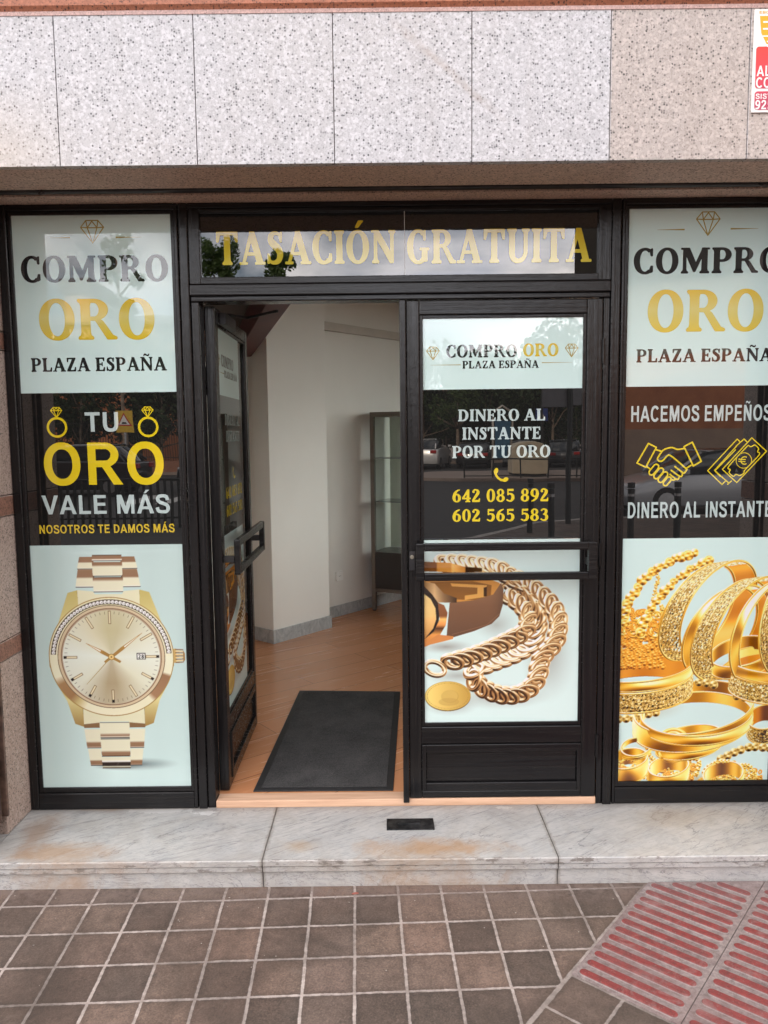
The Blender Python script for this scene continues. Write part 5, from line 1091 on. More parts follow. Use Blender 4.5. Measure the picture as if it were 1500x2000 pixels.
# ------------------------------------------------------------------ inside the shop
FL = .03
LAM = NT('orange brown laminate'); P = LAM.wpos(); AE = math.radians(38)
vv = LAM.mapping(P, (1, 1, 1), (0, 0, 0), (0, 0, -AE))
bk = LAM.n('ShaderNodeTexBrick'); bk.inputs['Scale'].default_value = 1.0; bk.inputs['Brick Width'].default_value = 1.2; bk.inputs['Row Height'].default_value = .19; bk.inputs['Mortar Size'].default_value = .0022; bk.inputs['Bias'].default_value = 0
bk.inputs['Color1'].default_value = (.66, .295, .14, 1); bk.inputs['Color2'].default_value = (.54, .225, .10, 1); bk.inputs['Mortar'].default_value = (.20, .08, .04, 1); LAM.l(vv, bk.inputs['Vector'])
gn = LAM.noise(1, 7, .65, LAM.mapping(vv, (2.2, 34, 1)), .8); c = LAM.mix(LAM.math('MULTIPLY', LAM.ramp(gn, (.40, 0.), (.68, 1.)), .5), bk.outputs['Color'], (.62, .32, .16))
LAM.set(Base_Color=c, Roughness=LAM.ramp(gn, (.3, .17), (.7, .30)), Specular_IOR_Level=.5)
fl = MB().box(-3.2, 3.2, .0605, 7.6, -.05, FL).build('floor', LAM.mat); tag(fl, 'orange brown laminate floor inside the shop', kind='structure')
WALL = plain('white painted wall', (.80, .775, .73), .75, 0, .025, 2.5); WALL_N = NT('white plaster'); WALL_N.set(Base_Color=WALL_N.mix(WALL_N.ramp(WALL_N.noise(1.6, 5, .6, WALL_N.wpos()), (.35, 0.), (.7, 1.)), (.87, .84, .79), (.83, .80, .75)), Roughness=.7); WALL_N.bump(WALL_N.noise(30, 4, .6, WALL_N.wpos()), .06, .004); WALL = WALL_N.mat
SKIRT = NT('grey marble skirting'); SKIRT.set(Base_Color=SKIRT.mix(SKIRT.ramp(SKIRT.noise(22, 7, .7, SKIRT.mapping(SKIRT.wpos(), (1, 1, .6), (0, 0, 0), (0, .7, 0)), 1.2), (.40, 0.), (.66, 1.)), (.50, .51, .51), (.30, .31, .32)), Roughness=.4); SKIRT = SKIRT.mat
ea, na = Vector((.643, .766)), Vector((-.766, .643)); P0 = Vector((-.85, 2.53)); W0 = P0 + na * .227; CE = 2.95
room = thing('interior_walls', 'white plastered inside walls and ceiling of the shop', 'walls', (0, 3, FL)); room['kind'] = 'structure'; del room['category']
m = MB(); m.obox(W0 - ea * 1.0, ea, na, 6.2, .15, FL, CE); m.build('wall', WALL, room)
wl = P0 + na * .2265 - ea * 1.0
m = MB(); m.prism([(-1.80, .10), (-1.65, .10), (-1.65, 2.05), (-1.80, 2.2)], FL, CE); m.build('wall', WALL, room)
m = MB(); m.box(2.9, 3.05, .25, .9, FL, CE); m.box(2.9, 3.05, 4.2, 7.4, FL, CE); m.box(2.9, 3.05, .9, 4.2, FL, .75); m.box(2.9, 3.05, .9, 4.2, 2.75, CE); m.build('wall', WALL, room)
sw = thing('added_side_window', 'wide unseen window added in the side wall to let daylight into the shop', 'window', (2.97, 2.55, .75)); m = MB()  # unseen opening, added so that sky light brightens the room
for y_ in (.9, 2.5, 4.14): m.box(2.94, 3.0, y_, y_ + .06, .75, 2.75)
for a_, b_ in ((.96, 2.5), (2.56, 4.14)): m.box(2.941, 2.999, a_, b_, .75, .81); m.box(2.941, 2.999, a_, b_, 2.69, 2.75); MB().box(2.965, 2.971, a_ - .01, b_ + .01, .80, 2.70).build('pane', GLASS, sw)
m.build('frame', PAINT_DARK, sw)
sd_ = MB().box(3.2, 60, -.41, 60, GZ - .3, GZ - .001).build('side_street', PV.mat); tag(sd_, 'paved side street round the corner of the building', kind='structure')
m = MB(); m.box(-3.0, 3.05, 7.4, 7.55, FL, CE); m.build('wall', WALL, room)
m = MB(); m.box(-3.1, 3.1, .13, 7.55, CE, CE + .1); m.build('ceiling', WALL, room)
m = MB(); m.box(-3.1, -1.5445, .1605, .25, FL, CE); m.box(1.6965, 3.1, .1605, .25, FL, CE); m.box(-1.5445, 1.6965, .16, .25, 2.57, CE); m.build('front_wall', WALL, room)
pil = thing('pillar', 'white square pillar with grey marble skirting just inside the door', 'pillar', (P0.x, P0.y, FL)); 
MB().obox(P0, ea, na, .615, .2262, FL, CE).build('shaft', WALL, pil, .004)
m = MB(); m.obox(P0 - na * .012 - ea * .012, ea, na, .639, .0118, FL, FL + .103); m.obox(P0 - ea * .012, ea, na, .0118, .226, FL, FL + .103); m.obox(P0 + ea * .6155, ea, na, .0115, .226, FL, FL + .103); m.build('skirting', SKIRT, pil, .001)
m = MB(); m.obox(W0 + ea * .628 - na * .0125, ea, na, 4.4, .012, FL, FL + .098); m.build('skirting', SKIRT, room, .001)
m = MB(); m.obox(W0 + ea * .66 - na * .035, ea, na, 2.2, .0345, 2.475, 2.545); m.build('trunking', plain('greyed trunking', (.58, .53, .47), .6, 0, .05), room, .003)
DRK = plain('dark brown ceiling board', (.045, .026, .020), .7); REDT = plain('dark red painted beam', (.085, .008, .010), .55)
bm_ = thing('ceiling_beam', 'dark red beam crossing under the dark ceiling behind the open door', 'beam', (-.7, 1.5, 2.2))
b0, b1 = Vector((-1.10, 3.12)), Vector((-.36, .16)); bd = (b1 - b0).normalized(); bn = Vector((-bd.y, bd.x)); bn = bn if bn.x < 0 else -bn
MB().obox(b0, bd, bn, (b1 - b0).length, .11, 2.2, 2.36).build('beam', REDT, bm_, .003)
MB().prism([tuple(b1 + bn * .03), tuple(b0 + bn * .03), (-1.64, 2.03), (-1.64, .26), (-.40, .26)], 2.3605, 2.40).build('board', DRK, bm_)
# doormat
mt = thing('doormat', 'large dark grey rubber backed mat on the laminate just inside the door', 'doormat', (-.25, .72, FL))
MQ = [Vector((-.535, 1.423)), Vector((.088, 1.384)), Vector((.027, .067)), Vector((-.595, .072))]; mc = sum(MQ, Vector((0, 0))) / 4
RUB = plain('black mat rubber', (.020, .020, .021), .6, 0, .2, 40); PILE = NT('mat pile'); pn = PILE.noise(190, 4, .7, PILE.wpos()); PILE.set(Base_Color=PILE.mix(PILE.ramp(PILE.math('ADD', pn, PILE.math('MULTIPLY', PILE.noise(7, 4, .6, PILE.wpos()), .5)), (.55, 0.), (.95, 1.)), (.018, .018, .020), (.085, .082, .080)), Roughness=.95); _l = PILE.math('MULTIPLY', PILE.ramp(PILE.voro(34, PILE.wpos()), (.05, 1.), (.09, 0.)), PILE.math('GREATER_THAN', PILE.noise(8, 2, .5, PILE.wpos()), .58)); PILE.set(Base_Color=PILE.mix(PILE.math('MULTIPLY', _l, .6), PILE.p.inputs['Base Color'].links[0].from_socket, (.30, .28, .25))); PILE.bump(pn, 1.0, .006)
MB().prism([tuple(p) for p in MQ], FL + .0005, FL + .006).build('border', RUB, mt, .002)
MB().prism([tuple(mc + (p - mc) * .0 + Vector(((p - mc).x * .90, (p - mc).y * .955))) for p in MQ], FL + .0062, FL + .0098).build('pile', PILE.mat, mt, .0015)
# wall socket
so = thing('wall_socket', 'white electric socket low on the wall beside the display cabinet', 'socket', tuple(W0 + ea * .962) + (.385,))
q0 = W0 + ea * .925 - na * .017
PLS = plain('white socket plastic', (.92, .91, .88), .3, 0, .02)
MB().obox(q0, ea, na, .082, .0168, .344, .426).build('plate', PLS, so, .003)
def disc_on(c2, zc, r, off, n=24): return [tuple((c2 - na * off) + ea * (r * math.cos(2 * math.pi * k / n))) + (zc + r * math.sin(2 * math.pi * k / n),) for k in range(n)]
cc = W0 + ea * .966; m = MB(); a, b, c_ = disc_on(cc, .385, .026, .0175), disc_on(cc, .385, .022, .0175), disc_on(cc, .385, .021, .0172); m.add(a + b + c_, [(k, (k + 1) % 24, 24 + (k + 1) % 24, 24 + k) for k in range(24)] + [(24 + k, 24 + (k + 1) % 24, 48 + (k + 1) % 24, 48 + k) for k in range(24)] + [tuple(range(48, 72))]); m.build('outlet', PLS, so)
m = MB()
for s_ in (-1, 1): m.add(disc_on(cc + ea * .0095 * s_, .385, .0032, .0176, 10), [tuple(range(10))])
m.build('pin_hole', RUB, so)
# glass display cabinet
cb = thing('display_cabinet', 'grey metal display cabinet with glass shelves and dark base by the wall', 'cabinet', (-.11, 3.62, FL))
fa, da = Vector((.905, -.425)).normalized(), Vector((.425, .905)).normalized(); o = Vector((-.118, 3.60)); Wd, Dp, T_ = .72, .36, .036
MET = NT('grey brown cabinet metal'); MET.set(Base_Color=(.20, .165, .14), Roughness=.42, Metallic=.35); MET = MET.mat; CHAR = plain('dark cabinet board', (.040, .034, .033), .45, 0, .1)
m = MB(); zt = 1.805
for (u, v) in ((0, 0), (Wd - T_, 0)): m.obox(o + fa * u + da * v, fa, da, T_, T_, FL + .012, zt - .04)
m.obox(o, fa, da, Wd, Dp, zt - .0395, zt)
for v in (0, Dp - T_): m.obox(o + fa * (T_ + .0005) + da * v, fa, da, Wd - 2 * T_ - .001, T_, .205, .235)
m.build('cabinet_frame', MET, cb, .002)
m = MB(); m.obox(o + fa * .004 + da * .006, fa, da, Wd - .008, Dp - .012, .2355, .565)
bx_ = m.build('base_drawer', CHAR, cb, .002)
m = MB(); m.obox(o + fa * .30 + da * -.004, fa, da, .045, .0095, .455, .50); m.build('keyhole_plate', plain('brown keyhole plate', (.12, .06, .045), .4), bx_)
for z_ in (1.012, 1.398): m = MB(); m.obox(o + fa * (T_ * .5) + da * .02, fa, da, Wd - T_, Dp - .04, z_, z_ + .007); m.build('glass_shelf', plain('green edged shelf glass', (.10, .13, .11), .15, 0, .05), cb)
m = MB(); m.obox(o + fa * (T_ + .001) + da * (Dp - .02), fa, da, Wd - 2 * T_ - .002, .006, .57, zt - .041); m.build('back_panel', plain('pale green back panel', (.80, .82, .66), .35, 0, .03), cb)
m = MB(); m.obox(o + fa * (T_ + .001) + da * .006, fa, da, Wd - 2 * T_ - .002, .005, .57, zt - .041); m.build('glass_door', GLASS, cb)
for (u, v) in ((.006, .006), (Wd - T_ + .006, .006)): m = MB(); m.obox(o + fa * u + da * v, fa, da, .024, .024, FL, FL + .0118); m.build('foot', RUB, cb)
# ------------------------------------------------------------------ the street across from the shop (what the panes mirror)
RZ = -.245
ASPH = NT('asphalt'); an = ASPH.noise(3, 6, .6, ASPH.wpos()); ASPH.set(Base_Color=ASPH.mix(ASPH.ramp(an, (.35, 0.), (.7, 1.)), (.034, .033, .033), (.050, .049, .047)), Roughness=.85); ASPH = ASPH.mat
KERB = plain('pale kerb stone', (.38, .35, .32), .8, 0, .12, 5); PAVE2 = plain('far pavement', (.30, .235, .20), .8, 0, .12, 3); WLINE = plain('worn road paint', (.62, .61, .58), .7, 0, .15, 6)
rd = MB().box(-120, 120, -140, -6, RZ - .3, RZ).build('road', ASPH); tag(rd, 'grey asphalt road in front of the shop', kind='structure')
kp = [(-40, -6.5), (.5, -8.5), (1.6, -9.5), (2.35, -10.6), (3.0, -11.6), (4.1, -12.3), (9, -12.8), (40, -13)]
m = MB()
for (a, b) in zip(kp[:-1], kp[1:]): a, b = Vector(a), Vector(b); t = (b - a).normalized(); n_ = Vector((t.y, -t.x)); m.prism([tuple(a), tuple(b), tuple(b + n_ * .15), tuple(a + n_ * .15)], RZ, GZ + .004)
tag(m.build('kerb', KERB), 'pale stone kerb of the near pavement', kind='structure')
far = MB().prism([(-60, -35.5), (-3.2, -35.5), (-1.5, -46), (12, -46), (14, -27), (60, -25), (60, -120), (-60, -120)], RZ, -.11).build('far_pavement', PAVE2); tag(far, 'reddish pavement across the road', kind='structure')
isl = [(1.2, -27.5)] + [(1.8 - 1.2 * math.sin(a), -29 - 2.2 * math.cos(a) * -1) for a in (.3, .9, 1.5)] + [(.9, -31.5), (3, -33.5), (13.5, -32.0), (13.8, -27.0)]
isl = [(.9, -28.6), (1.6, -27.6), (3, -27.0), (13.8, -26.5), (13.7, -33), (3.0, -33.2), (1.5, -32), (.7, -30.2)]
tag(MB().prism(isl, RZ, -.12).build('traffic_island', PAVE2), 'paved traffic island across the road', kind='structure')
m = MB()
for k in range(9): m.box(-7.5 + k * 1.0, -7.0 + k * 1.0, -21.6, -18.4, RZ + .004, RZ + .008)
for k in range(8): m.box(-2.6 + k * .55, -2.3 + k * .55, -37.5, -34.6, RZ + .004, RZ + .008)
tag(m.build('crossing_stripes', WLINE), 'white zebra crossing stripes on the asphalt', kind='structure')

# trees
BARK = plain('pale bark', (.26, .20, .15), .9, 0, .35, 5, .4)
def leaf_mat(name, a, b):
    m = NT(name); oi = m.n('ShaderNodeNewGeometry'); c = m.mix(oi.outputs['Random Per Island'], a, b); m.set(Base_Color=c, Roughness=.6)
    tl = m.n('ShaderNodeBsdfTranslucent'); m.l(c, tl.inputs[0]); mxs = m.n('ShaderNodeMixShader'); mxs.inputs[0].default_value = .3; m.l(m.p.outputs[0], mxs.inputs[1]); m.l(tl.outputs[0], mxs.inputs[2]); m.l(mxs.outputs[0], m.out.inputs[0]); return m.mat
LEAF = leaf_mat('leaves', (.045, .085, .022), (.10, .15, .04)); LEAF_D = leaf_mat('dark leaves', (.025, .05, .018), (.06, .09, .03))
def make_tree(label, loc, h, trunk_h, rad, n, leafmat, seed, group, clear=0):
    rng = random.Random(seed); t = thing('street_tree', label, 'tree', loc, rng.uniform(0, 6), group); LOCAL.add(t.name)
    m = MB(); top = (rng.uniform(-.3, .3), rng.uniform(-.3, .3), h * .86)
    m.tube([(0, 0, 0), (.04, .03, trunk_h * .5), (.0, .05, trunk_h), top], .15, 9, 0, .03)
    clumps = []
    for k in range(15 if leafmat is LEAF_D else 30):
        f = rng.uniform(0, 1); z = trunk_h + (h - trunk_h) * (.08 + .86 * f); r = rad * (1 - .55 * f) * rng.uniform(.35, 1.0); a = rng.uniform(0, 6.28)
        c = (r * math.cos(a), r * math.sin(a), z); clumps.append((c, rad * (rng.uniform(.26, .46) if leafmat is LEAF_D else rng.uniform(.16, .36)))); m.tube([(0, .04, max(trunk_h * .9, z - rad * .6)), (c[0] * .5, c[1] * .5, z - rad * .2), c], .05, 6, 0, .012)
    m.build('trunk', BARK, t, smooth=True)
    V, F = [], []
    for k in range(n):
        (c, r) = rng.choice(clumps); d = Vector((rng.gauss(0, 1), rng.gauss(0, 1), rng.gauss(0, .8))); d = d.normalized() * r * rng.uniform(.35, 1.05) ** .6
        p = Vector(c) + d; s = rng.uniform(.05, .115) if leafmat is LEAF else rng.uniform(.08, .18); a = Vector((rng.gauss(0, 1), rng.gauss(0, 1), rng.gauss(0, 1))).normalized(); b = a.orthogonal().normalized()
        w_ = a.cross(b); i = len(V); V += [tuple(p - b * s), tuple(p + w_ * s * .55), tuple(p + b * s), tuple(p - w_ * s * .55)]; F.append((i, i + 1, i + 2, i + 3))
    q = MB(); q.v, q.f, q.m = V, F, [0] * len(F); q.build('crown', leafmat, t, recalc=False)
    return t
TG_ = 'trees across the street'
tt = [('slim pale trunked tree beside the yellow warning sign', (-10.6, -28.6, -.2), 11.5, 3.6, 1.15, 2600, LEAF, 1), ('round crowned tree reflected at the left of the upper light', (-8.25, -37, -.2), 11.8, 7, 1.55, 8000, LEAF, 2), ('smaller tree reflected beside the first one in the upper light', (-5.15, -37.5, -.2), 11.2, 7, 1.45, 7500, LEAF, 3),
      ('dense dark tree behind the parked white car', (2.6, -45.5, -.2), 7.0, 1.9, 3.2, 6500, LEAF_D, 4), ('dense dark tree behind the bus stop panel', (6.6, -46.5, -.2), 6.8, 1.9, 3.4, 6500, LEAF_D, 5), ('dense dark tree behind the recycling container', (10.6, -45.0, -.2), 8.6, 2.2, 3.2, 6500, LEAF_D, 6),
      ('broad tree near the right end of the far pavement', (15.4, -44, -.2), 9.0, 2.4, 3.3, 5200, LEAF_D, 7), ('bushy tree behind the railings on the left', (-15.5, -36.5, -.2), 6.6, 1.6, 3.2, 5000, LEAF_D, 8), ('bushy tree behind the railings in the middle', (-11.6, -37.2, -.2), 5.6, 1.4, 2.8, 5000, LEAF_D, 9), ('light tree at the far left of the street', (-17.5, -30, -.2), 9.5, 3, 2.2, 3600, LEAF, 10), ('young tree between the parked cars', (4.4, -41.5, -.2), 6.0, 2.4, 1.7, 3000, LEAF, 11)]
tt += [('dark tree closing the street behind the far cars', (0.2, -49, -.2), 7.4, 1.2, 3.8, 7000, LEAF_D, 12), ('low dark tree between the bus stop and the container', (8.6, -49.5, -.2), 6.4, 1.0, 3.8, 7000, LEAF_D, 13), ('low dark tree behind the last parked car', (13.0, -49, -.2), 7.6, 1.0, 3.9, 7000, LEAF_D, 14), ('low dark tree behind the first parked car', (4.4, -50, -.2), 6.6, 1.0, 3.8, 7000, LEAF_D, 15),
       ('dark leafy tree behind the fence left of the sign', (-13.4, -39.5, -.2), 7.4, 1.2, 3.4, 7000, LEAF_D, 16), ('dark leafy tree behind the fence at the far left', (-18.0, -39, -.2), 7.0, 1.2, 3.4, 6500, LEAF_D, 17), ('dark leafy tree behind the fence right of the sign', (-9.6, -40.5, -.2), 6.0, 1.0, 3.0, 6000, LEAF_D, 18)]
for a in tt: make_tree(*a, TG_)

# parked cars
TYRE = plain('tyre rubber', (.02, .02, .02), .8); RIM = plain('alloy rim', (.45, .45, .46), .35, .8); CGL = NT('car glass'); CGL.set(Base_Color=(.02, .024, .028), Roughness=.04, Specular_IOR_Level=.8); CGL = CGL.mat; LAMP = plain('head lamp glass', (.65, .66, .68), .15); TAIL = plain('tail lamp red', (.45, .02, .02), .25); TRIM = plain('black car trim', (.02, .02, .02), .6)
def make_car(label, loc, rz, col, kind='hatch'):
    t = thing('parked_car', label, 'car', loc, rz, 'cars parked along the street'); LOCAL.add(t.name)
    pm = NT('car paint'); pm.set(Base_Color=col, Roughness=.28, Metallic=.25, Coat_Weight=.8, Coat_Roughness=.05); Wd = .89
    suv = kind == 'suv'; dz = .20 if suv else 0
    low = [(-2.10, .30), (-2.16, .55), (-2.10, .86 + dz), (-1.30, .93 + dz), (1.00, .92 + dz), (1.75, .80 + dz * .8), (2.12, .66 + dz * .6), (2.18, .45), (2.10, .24), (1.75, .22), (-1.7, .22)]
    top = [(-1.95, .88 + dz), (-1.55, 1.34 + dz), (-1.0, 1.45 + dz), (-.1, 1.46 + dz), (.45, 1.36 + dz), (1.12, .92 + dz)]
    def loft(m, prof, ws):
        n = len(prof); st = []
        for yq, k_, dzq in ws:
            cx = sum(p[0] for p in prof) / n; cz = sum(p[1] for p in prof) / n
            st.append([(cx + (x - cx) * k_, yq, cz + (z - cz) * k_ + dzq) for x, z in prof])
        V = [p for r in st for p in r]; F = [(i * n + j, i * n + (j + 1) % n, (i + 1) * n + (j + 1) % n, (i + 1) * n + j) for i in range(len(st) - 1) for j in range(n)] + [tuple(range(n))[::-1], tuple(range((len(st) - 1) * n, len(st) * n))]
        m.add(V, F)
    m = MB(); loft(m, low, [(-Wd, .93, .0), (-Wd * .94, .985, 0), (-Wd * .6, 1, 0), (0, 1.005, .01), (Wd * .6, 1, 0), (Wd * .94, .985, 0), (Wd, .93, 0)])
    m.build('body', pm.mat, t, .03, True)
    m = MB(); loft(m, top, [(-Wd * .88, .90, -.03), (-Wd * .70, .985, .0), (0, 1.0, .015), (Wd * .70, .985, 0), (Wd * .88, .90, -.03)]); m.build('cabin_glass', CGL, t, .02, True)
    m = MB(); m.extr([(-.55, 0), (.55, 0), (.5, .03), (-.5, .03)], -1.35, .25)
    m.v = [(x, y * 1.05, z + 1.455 + dz - (.05 if x > 0 or x < -1.2 else 0)) for x, y, z in m.v]; m.build('roof', pm.mat, t, .01)
    for s in (-1, 1):
        for q in ([(1.10, s * Wd * .84, .93 + dz), (.42, s * Wd * .68, 1.38 + dz)], [(-.35, s * Wd * .86, .95 + dz), (-.30, s * Wd * .70, 1.44 + dz)], [(-1.95, s * Wd * .80, .92 + dz), (-1.25, s * Wd * .66, 1.42 + dz)]): MB().tube(q, .04, 6).build('roof_pillar', pm.mat, t, smooth=True)
    for s in (-1, 1):
        for x in (-1.32, 1.33):
            m = MB(); m.tube([(x, s * (Wd - .19), .33), (x, s * (Wd + .012), .33)], .33, 22); wobj = m.build('wheel', TYRE, t, .015)
            m = MB(); m.tube([(x, s * (Wd + .0125), .33), (x, s * (Wd + .018), .33)], .21, 16); m.build('rim', RIM, wobj)
        m = MB(); m.box(1.90, 2.13, s * .52 - .18, s * .52 + .18, .60 + dz * .6, .72 + dz * .6); m.build('headlight', LAMP, t, .03)
        m = MB(); m.box(-2.17, -2.02, s * .62 - .16, s * .62 + .16, .68 + dz, .84 + dz); m.build('tail_light', TAIL, t, .02)
        m = MB(); m.box(.85, 1.02, min(s * (Wd - .02), s * (Wd + .16)), max(s * (Wd - .02), s * (Wd + .16)), .93 + dz, 1.06 + dz); m.build('mirror', pm.mat, t, .03)
    m = MB(); m.box(2.06, 2.19, -.45, .45, .36, .55 + dz * .4); m.build('grille', TRIM, t, .02)
    return t
pi = math.pi
make_car('silver grey saloon car parked nose left near the dark bollards', (7.4, -14.6, RZ), pi - .12, (.42, .43, .45))
make_car('black tall car parked behind the railings on the left', (-10.0, -22.2, RZ), pi + .05, (.012, .013, .018), 'suv')
make_car('white car behind the black one on the left', (-13.8, -23.6, RZ), pi - .2, (.70, .70, .70))
make_car('dark grey car with light roof rails near the open door side', (-4.9, -23.6, RZ), pi, (.035, .037, .040), 'suv')
make_car('white car parked furthest left of the far row', (2.6, -39.5, RZ), -pi / 2 + .25, (.75, .75, .75), 'suv')
for x, c, l in ((5.2, (.03, .03, .035), 'black car second in the far row'), (7.7, (.22, .23, .25), 'grey car third in the far row'), (10.2, (.05, .055, .065), 'dark blue grey car fourth in the far row'), (12.7, (.35, .36, .37), 'light grey car last in the far row')): make_car(l, (x, -40.3, RZ), -pi / 2 + .2, c)

# street furniture
DKM = plain('dark green black iron', (.020, .024, .024), .5, .3, .2, 20)
for x, y, l in ((2.55, -10.1, 'dark iron bollard at the kerb corner'), (2.62, -8.75, 'dark iron bollard nearest to the door'), (4.55, -8.65, 'dark iron bollard in front of the silver car wheel'), (3.85, -8.7, 'dark iron bollard in front of the silver car bonnet')):
    b = thing('bollard', l, 'bollard', (x, y, GZ), 0, 'iron bollards on the near pavement'); m = MB(); m.tube([(x, y, GZ), (x, y, GZ + .86)], .052, 14); m.tube([(x, y, GZ + .87), (x, y, GZ + .93), (x, y, GZ + .955)], .056, 14); m.build('post', DKM, b, .006); m = MB(); m.tube([(x, y, GZ + .74), (x, y, GZ + .78)], .057, 14); m.build('collar', RIM, b)
p = thing('sign_post', 'grey post carrying two square sign backs on the near pavement', 'sign post', (3.55, -11.5, GZ)); MB().tube([(3.55, -11.5, GZ), (3.55, -11.5, 3.3)], .05, 12).build('post', DKM, p)
for dx, z in ((-.26, 2.35), (.28, 2.38)): MB().box(3.55 + dx - .24, 3.55 + dx + .24, -11.56, -11.535, z - .25, z + .25).build('sign_back', plain('grey sign back', (.12, .12, .13), .5, .4), p, .01)
l_ = thing('street_lamp', 'green black street lamp with hanging lantern on the island', 'street lamp', (6.7, -29.2, -.12)); MB().tube([(6.7, -29.2, -.12), (6.7, -29.2, 5.6)], .06, 10, 0, .04).build('pole', DKM, l_); m = MB(); m.tube([(6.7, -29.2, 5.6), (7.0, -29.1, 5.9), (7.5, -29.0, 5.7), (7.55, -29.0, 5.3)], .025, 8); m.build('arm', DKM, l_); m = MB(); m.tube([(7.55, -29.0, 5.35), (7.55, -29.0, 5.2), (7.55, -29.0, 5.0)], .10, 12, 0, .30); m.build('lantern', DKM, l_)
rc = thing('recycling_container', 'pale beige recycling container with rounded top on the island', 'container', (6.1, -29.3, -.12)); ct = plain('beige container plastic', (.55, .48, .36), .5, 0, .08, 3)
prof = [(-.75, .08), (-.75, .95), (-.70, 1.15), (-.52, 1.30), (-.2, 1.38), (.2, 1.38), (.52, 1.30), (.70, 1.15), (.75, .95), (.75, .08)]
m = MB(); V = [(6.1 + x, -29.9, z - .12) for x, z in prof] + [(6.1 + x, -28.7, z - .12) for x, z in prof]; n = len(prof); m.add(V, [tuple(range(n))[::-1], tuple(range(n, 2 * n))] + [(i, (i + 1) % n, n + (i + 1) % n, n + i) for i in range(n)]); m.build('bin_body', ct, rc, .03); m = MB(); m.tube([(6.1, -28.69, 1.0), (6.1, -28.66, 1.0)], .16, 16); m.build('deposit_hole', TRIM, rc); MB().box(5.4, 6.8, -29.8, -28.8, -.12, -.04).build('bin_base', TRIM, rc)
bs = thing('information_panel', 'blue bus stop panel under a pale hooped frame', 'panel', (5.2, -30.6, -.12)); m = MB(); m.tube([(4.75, -30.6, -.12), (4.75, -30.6, 2.2), (4.85, -30.6, 2.6), (5.2, -30.6, 2.85), (5.55, -30.6, 2.6), (5.65, -30.6, 2.2), (5.65, -30.6, -.12)], .05, 8); m.build('hoop', plain('pale steel', (.5, .47, .42), .4, .4), bs, smooth=True); MB().box(4.84, 5.56, -30.63, -30.57, .5, 2.2).build('panel', plain('blue panel', (.03, .12, .22), .4), bs)
def hoops(label, p0, p1, n, h, blue=False):
    f = thing('railing', label, 'railing', (p0[0], p0[1], RZ)); a, b = Vector(p0), Vector(p1); m = MB(); zb = RZ
    for k in range(n + 1): q = a + (b - a) * k / n; m.tube([(q.x, q.y, zb), (q.x, q.y, zb + h)], .03, 7)
    f_m = m.build('posts', DKM, f); m = MB()
    m.tube([(a.x, a.y, zb + h), (b.x, b.y, zb + h)], .03, 7); m.tube([(a.x, a.y, zb + .2), (b.x, b.y, zb + .2)], .02, 7); m.build('rail', DKM, f)
    return f
hoops('dark railing with many uprights along the kerb at the left', (-9.2, -12.6), (-2.4, -12.6), 48, 1.0); hoops('low dark railing round the island edge', (3.2, -27.3), (13.2, -26.9), 9, .85)
# long iron fence with a low wall, hedge side
fn = thing('iron_fence', 'tall dark iron fence on a low wall across the road', 'fence', (-14, -35.8, -.1)); MB().box(-34, -4.0, -36.0, -35.7, -.11, .45).build('plinth', plain('fence plinth brick', (.30, .14, .09), .9), fn); m = MB()
for k in range(0, 250): m.box(-34 + k * .12, -33.975 + k * .12, -35.86, -35.84, .45, 2.5)
m.box(-34, -4, -35.87, -35.83, 2.3, 2.34); m.box(-34, -4, -35.87, -35.83, .6, .64); m.build('bars', DKM, fn)
# warning sign with a hump pictogram on a yellow board
ws = thing('warning_sign', 'yellow board with a red bordered triangle road hump sign', 'sign', (-10.35, -27.8, RZ)); cx, cy, cz = -10.35, -27.8, 2.25
MB().tube([(cx, cy - .06, RZ), (cx, cy - .06, 2.7)], .04, 8).build('post', RIM, ws); MB().box(cx - .37, cx + .37, cy - .02, cy, cz - .46, cz + .46).build('board', plain('yellow sign board', (.62, .40, .03), .45), ws)
def tri(nm, s, y, mt): m = MB(); q = [(cx - s, y, cz - s * .58), (cx, y, cz + s * 1.15), (cx + s, y, cz - s * .58)]; m.add(q, [(0, 2, 1)]); m.build(nm, mt, ws, recalc=False)
tri('red_border', .33, cy + .004, plain('sign red', (.5, .03, .02), .4)); tri('white_field', .245, cy + .008, W_P)
m = MB(); m.add([(cx - .12, cy + .012, cz - .11), (cx - .08, cy + .012, cz - .03), (cx + .08, cy + .012, cz - .03), (cx + .12, cy + .012, cz - .11)], [(0, 1, 2, 3)]); m.build('hump_mark', TRIM, ws, recalc=False)
ps = thing('crossing_sign', 'small blue square pedestrian crossing sign on a pole', 'sign', (7.6, -33.6, RZ)); MB().tube([(7.6, -33.66, RZ), (7.6, -33.66, 2.9)], .03, 8).build('post', RIM, ps); MB().box(7.3, 7.9, -33.62, -33.6, 2.2, 2.8).build('board', plain('sign blue', (.03, .06, .25), .4), ps); m = MB(); m.add([(7.4, -33.596, 2.28), (7.6, -33.596, 2.7), (7.8, -33.596, 2.28)], [(0, 2, 1)]); m.build('white_field', W_P, ps, recalc=False)

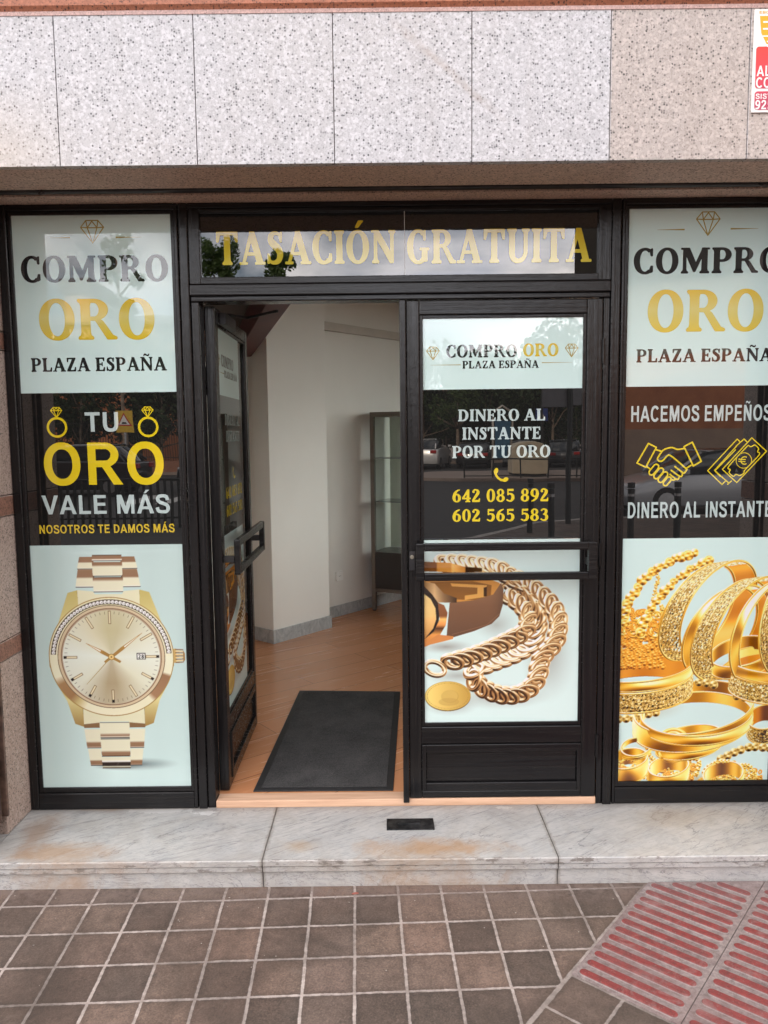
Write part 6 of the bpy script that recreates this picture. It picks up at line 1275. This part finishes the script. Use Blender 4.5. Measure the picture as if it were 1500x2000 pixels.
# buildings opposite
def wall_mat(name, a, b, sc=1.0):
    m = NT(name); m.set(Base_Color=m.mix(m.ramp(m.noise(sc, 6, .6, m.wpos()), (.35, 0.), (.7, 1.)), a, b), Roughness=.9); return m.mat
CREAM, ORB, TANB, ROOF, DKB = wall_mat('cream render', (.62, .50, .40), (.55, .44, .35)), wall_mat('orange brick', (.46, .17, .07), (.36, .12, .05), 3), wall_mat('tan blocks', (.36, .25, .18), (.29, .20, .15), 3), wall_mat('grey roof', (.22, .22, .23), (.28, .28, .28)), wall_mat('brown cladding', (.022, .020, .017), (.034, .029, .024), 2)
WGL = NT('dark window'); WGL.set(Base_Color=(.03, .035, .04), Roughness=.1); WGL = WGL.mat
def house(name, label, x0, x1, y0, y1, h, wm, roof_h, rows, cols, base=None, bh=0):
    t = thing(name, label, 'building', ((x0 + x1) / 2, y1, -.11)); MB().box(x0, x1, y0, y1, -.11, h).build('wall', wm, t)
    MB().extr([(y0 - .3, h), (y1 + .5, h), (y1 + .5, h + .18), ((y0 + y1) / 2, h + roof_h), (y0 - .3, h + .18)], x0 - .4, x1 + .4).build('roof', ROOF, t)
    if base: MB().box(x0 - .02, x1 + .02, y1 - .5, y1 + .03, -.11, bh).build('base', base, t)
    for r in range(rows):
        for c_ in range(cols):
            x = x0 + (x1 - x0) * (c_ + .5) / cols; z = bh + .8 + (h - bh - .6) * r / rows
            fr = MB().box(x - .6, x + .6, y1 - .1, y1 + .05, z, z + 1.4).build('window', W_P, t); MB().box(x - .52, x + .52, y1 + .051, y1 + .06, z + .08, z + 1.32).build('pane', WGL, fr)
    return t
house('brick_house', 'long orange brick building with cream upper floor behind the fence', -34, -9.5, -62, -50, 9.2, CREAM, 1.6, 2, 7, ORB, 5.4)
tw = thing('stair_tower', 'square cream tower with grey cap rising from the brick building', 'tower', (-20.6, -50, 9)); MB().box(-21.4, -19.8, -54, -49.9, 9.0, 11.4).build('wall', CREAM, tw); MB().box(-21.6, -19.6, -54.2, -49.7, 11.4, 12.3).build('cap', ROOF, tw)
# tall block on the right, its long side turned towards the crossing
rb = thing('corner_building', 'tall brown clad corner building over a cream floor and an orange brick ground floor', 'building', (9, -26, -.11))
q = [(6.35, -21.0), (24, -40), (40, -26), (24, -12)]
for (nm, z0, z1, g, mt) in (('tan_base', -.11, 1.7, 0, TANB), ('brick_storey', 1.7, 3.9, 0, ORB), ('cream_storey', 3.9, 6.1, 0, wall_mat('dull cream render', (.36, .32, .26), (.30, .27, .22))), ('brown_storeys', 6.1, 17, .5, DKB)):
    c0 = Vector((24, -25)); MB().prism([tuple(c0 + (Vector(p) - c0) * (1 + g / 20)) for p in q], z0, z1 - .0005).build(nm, mt, rb)
hl = MB(); hn = random.Random(5)
for k in range(80):
    x = hn.uniform(-40, 40); w_ = hn.uniform(6, 14); hl.box(x - w_, x + w_, -118, -110, -.2, hn.uniform(4, 9))
tag(hl.build('distant_roofs', wall_mat('distant town', (.30, .22, .18), (.2, .17, .15), .2)), 'low distant houses closing the street', kind='structure')
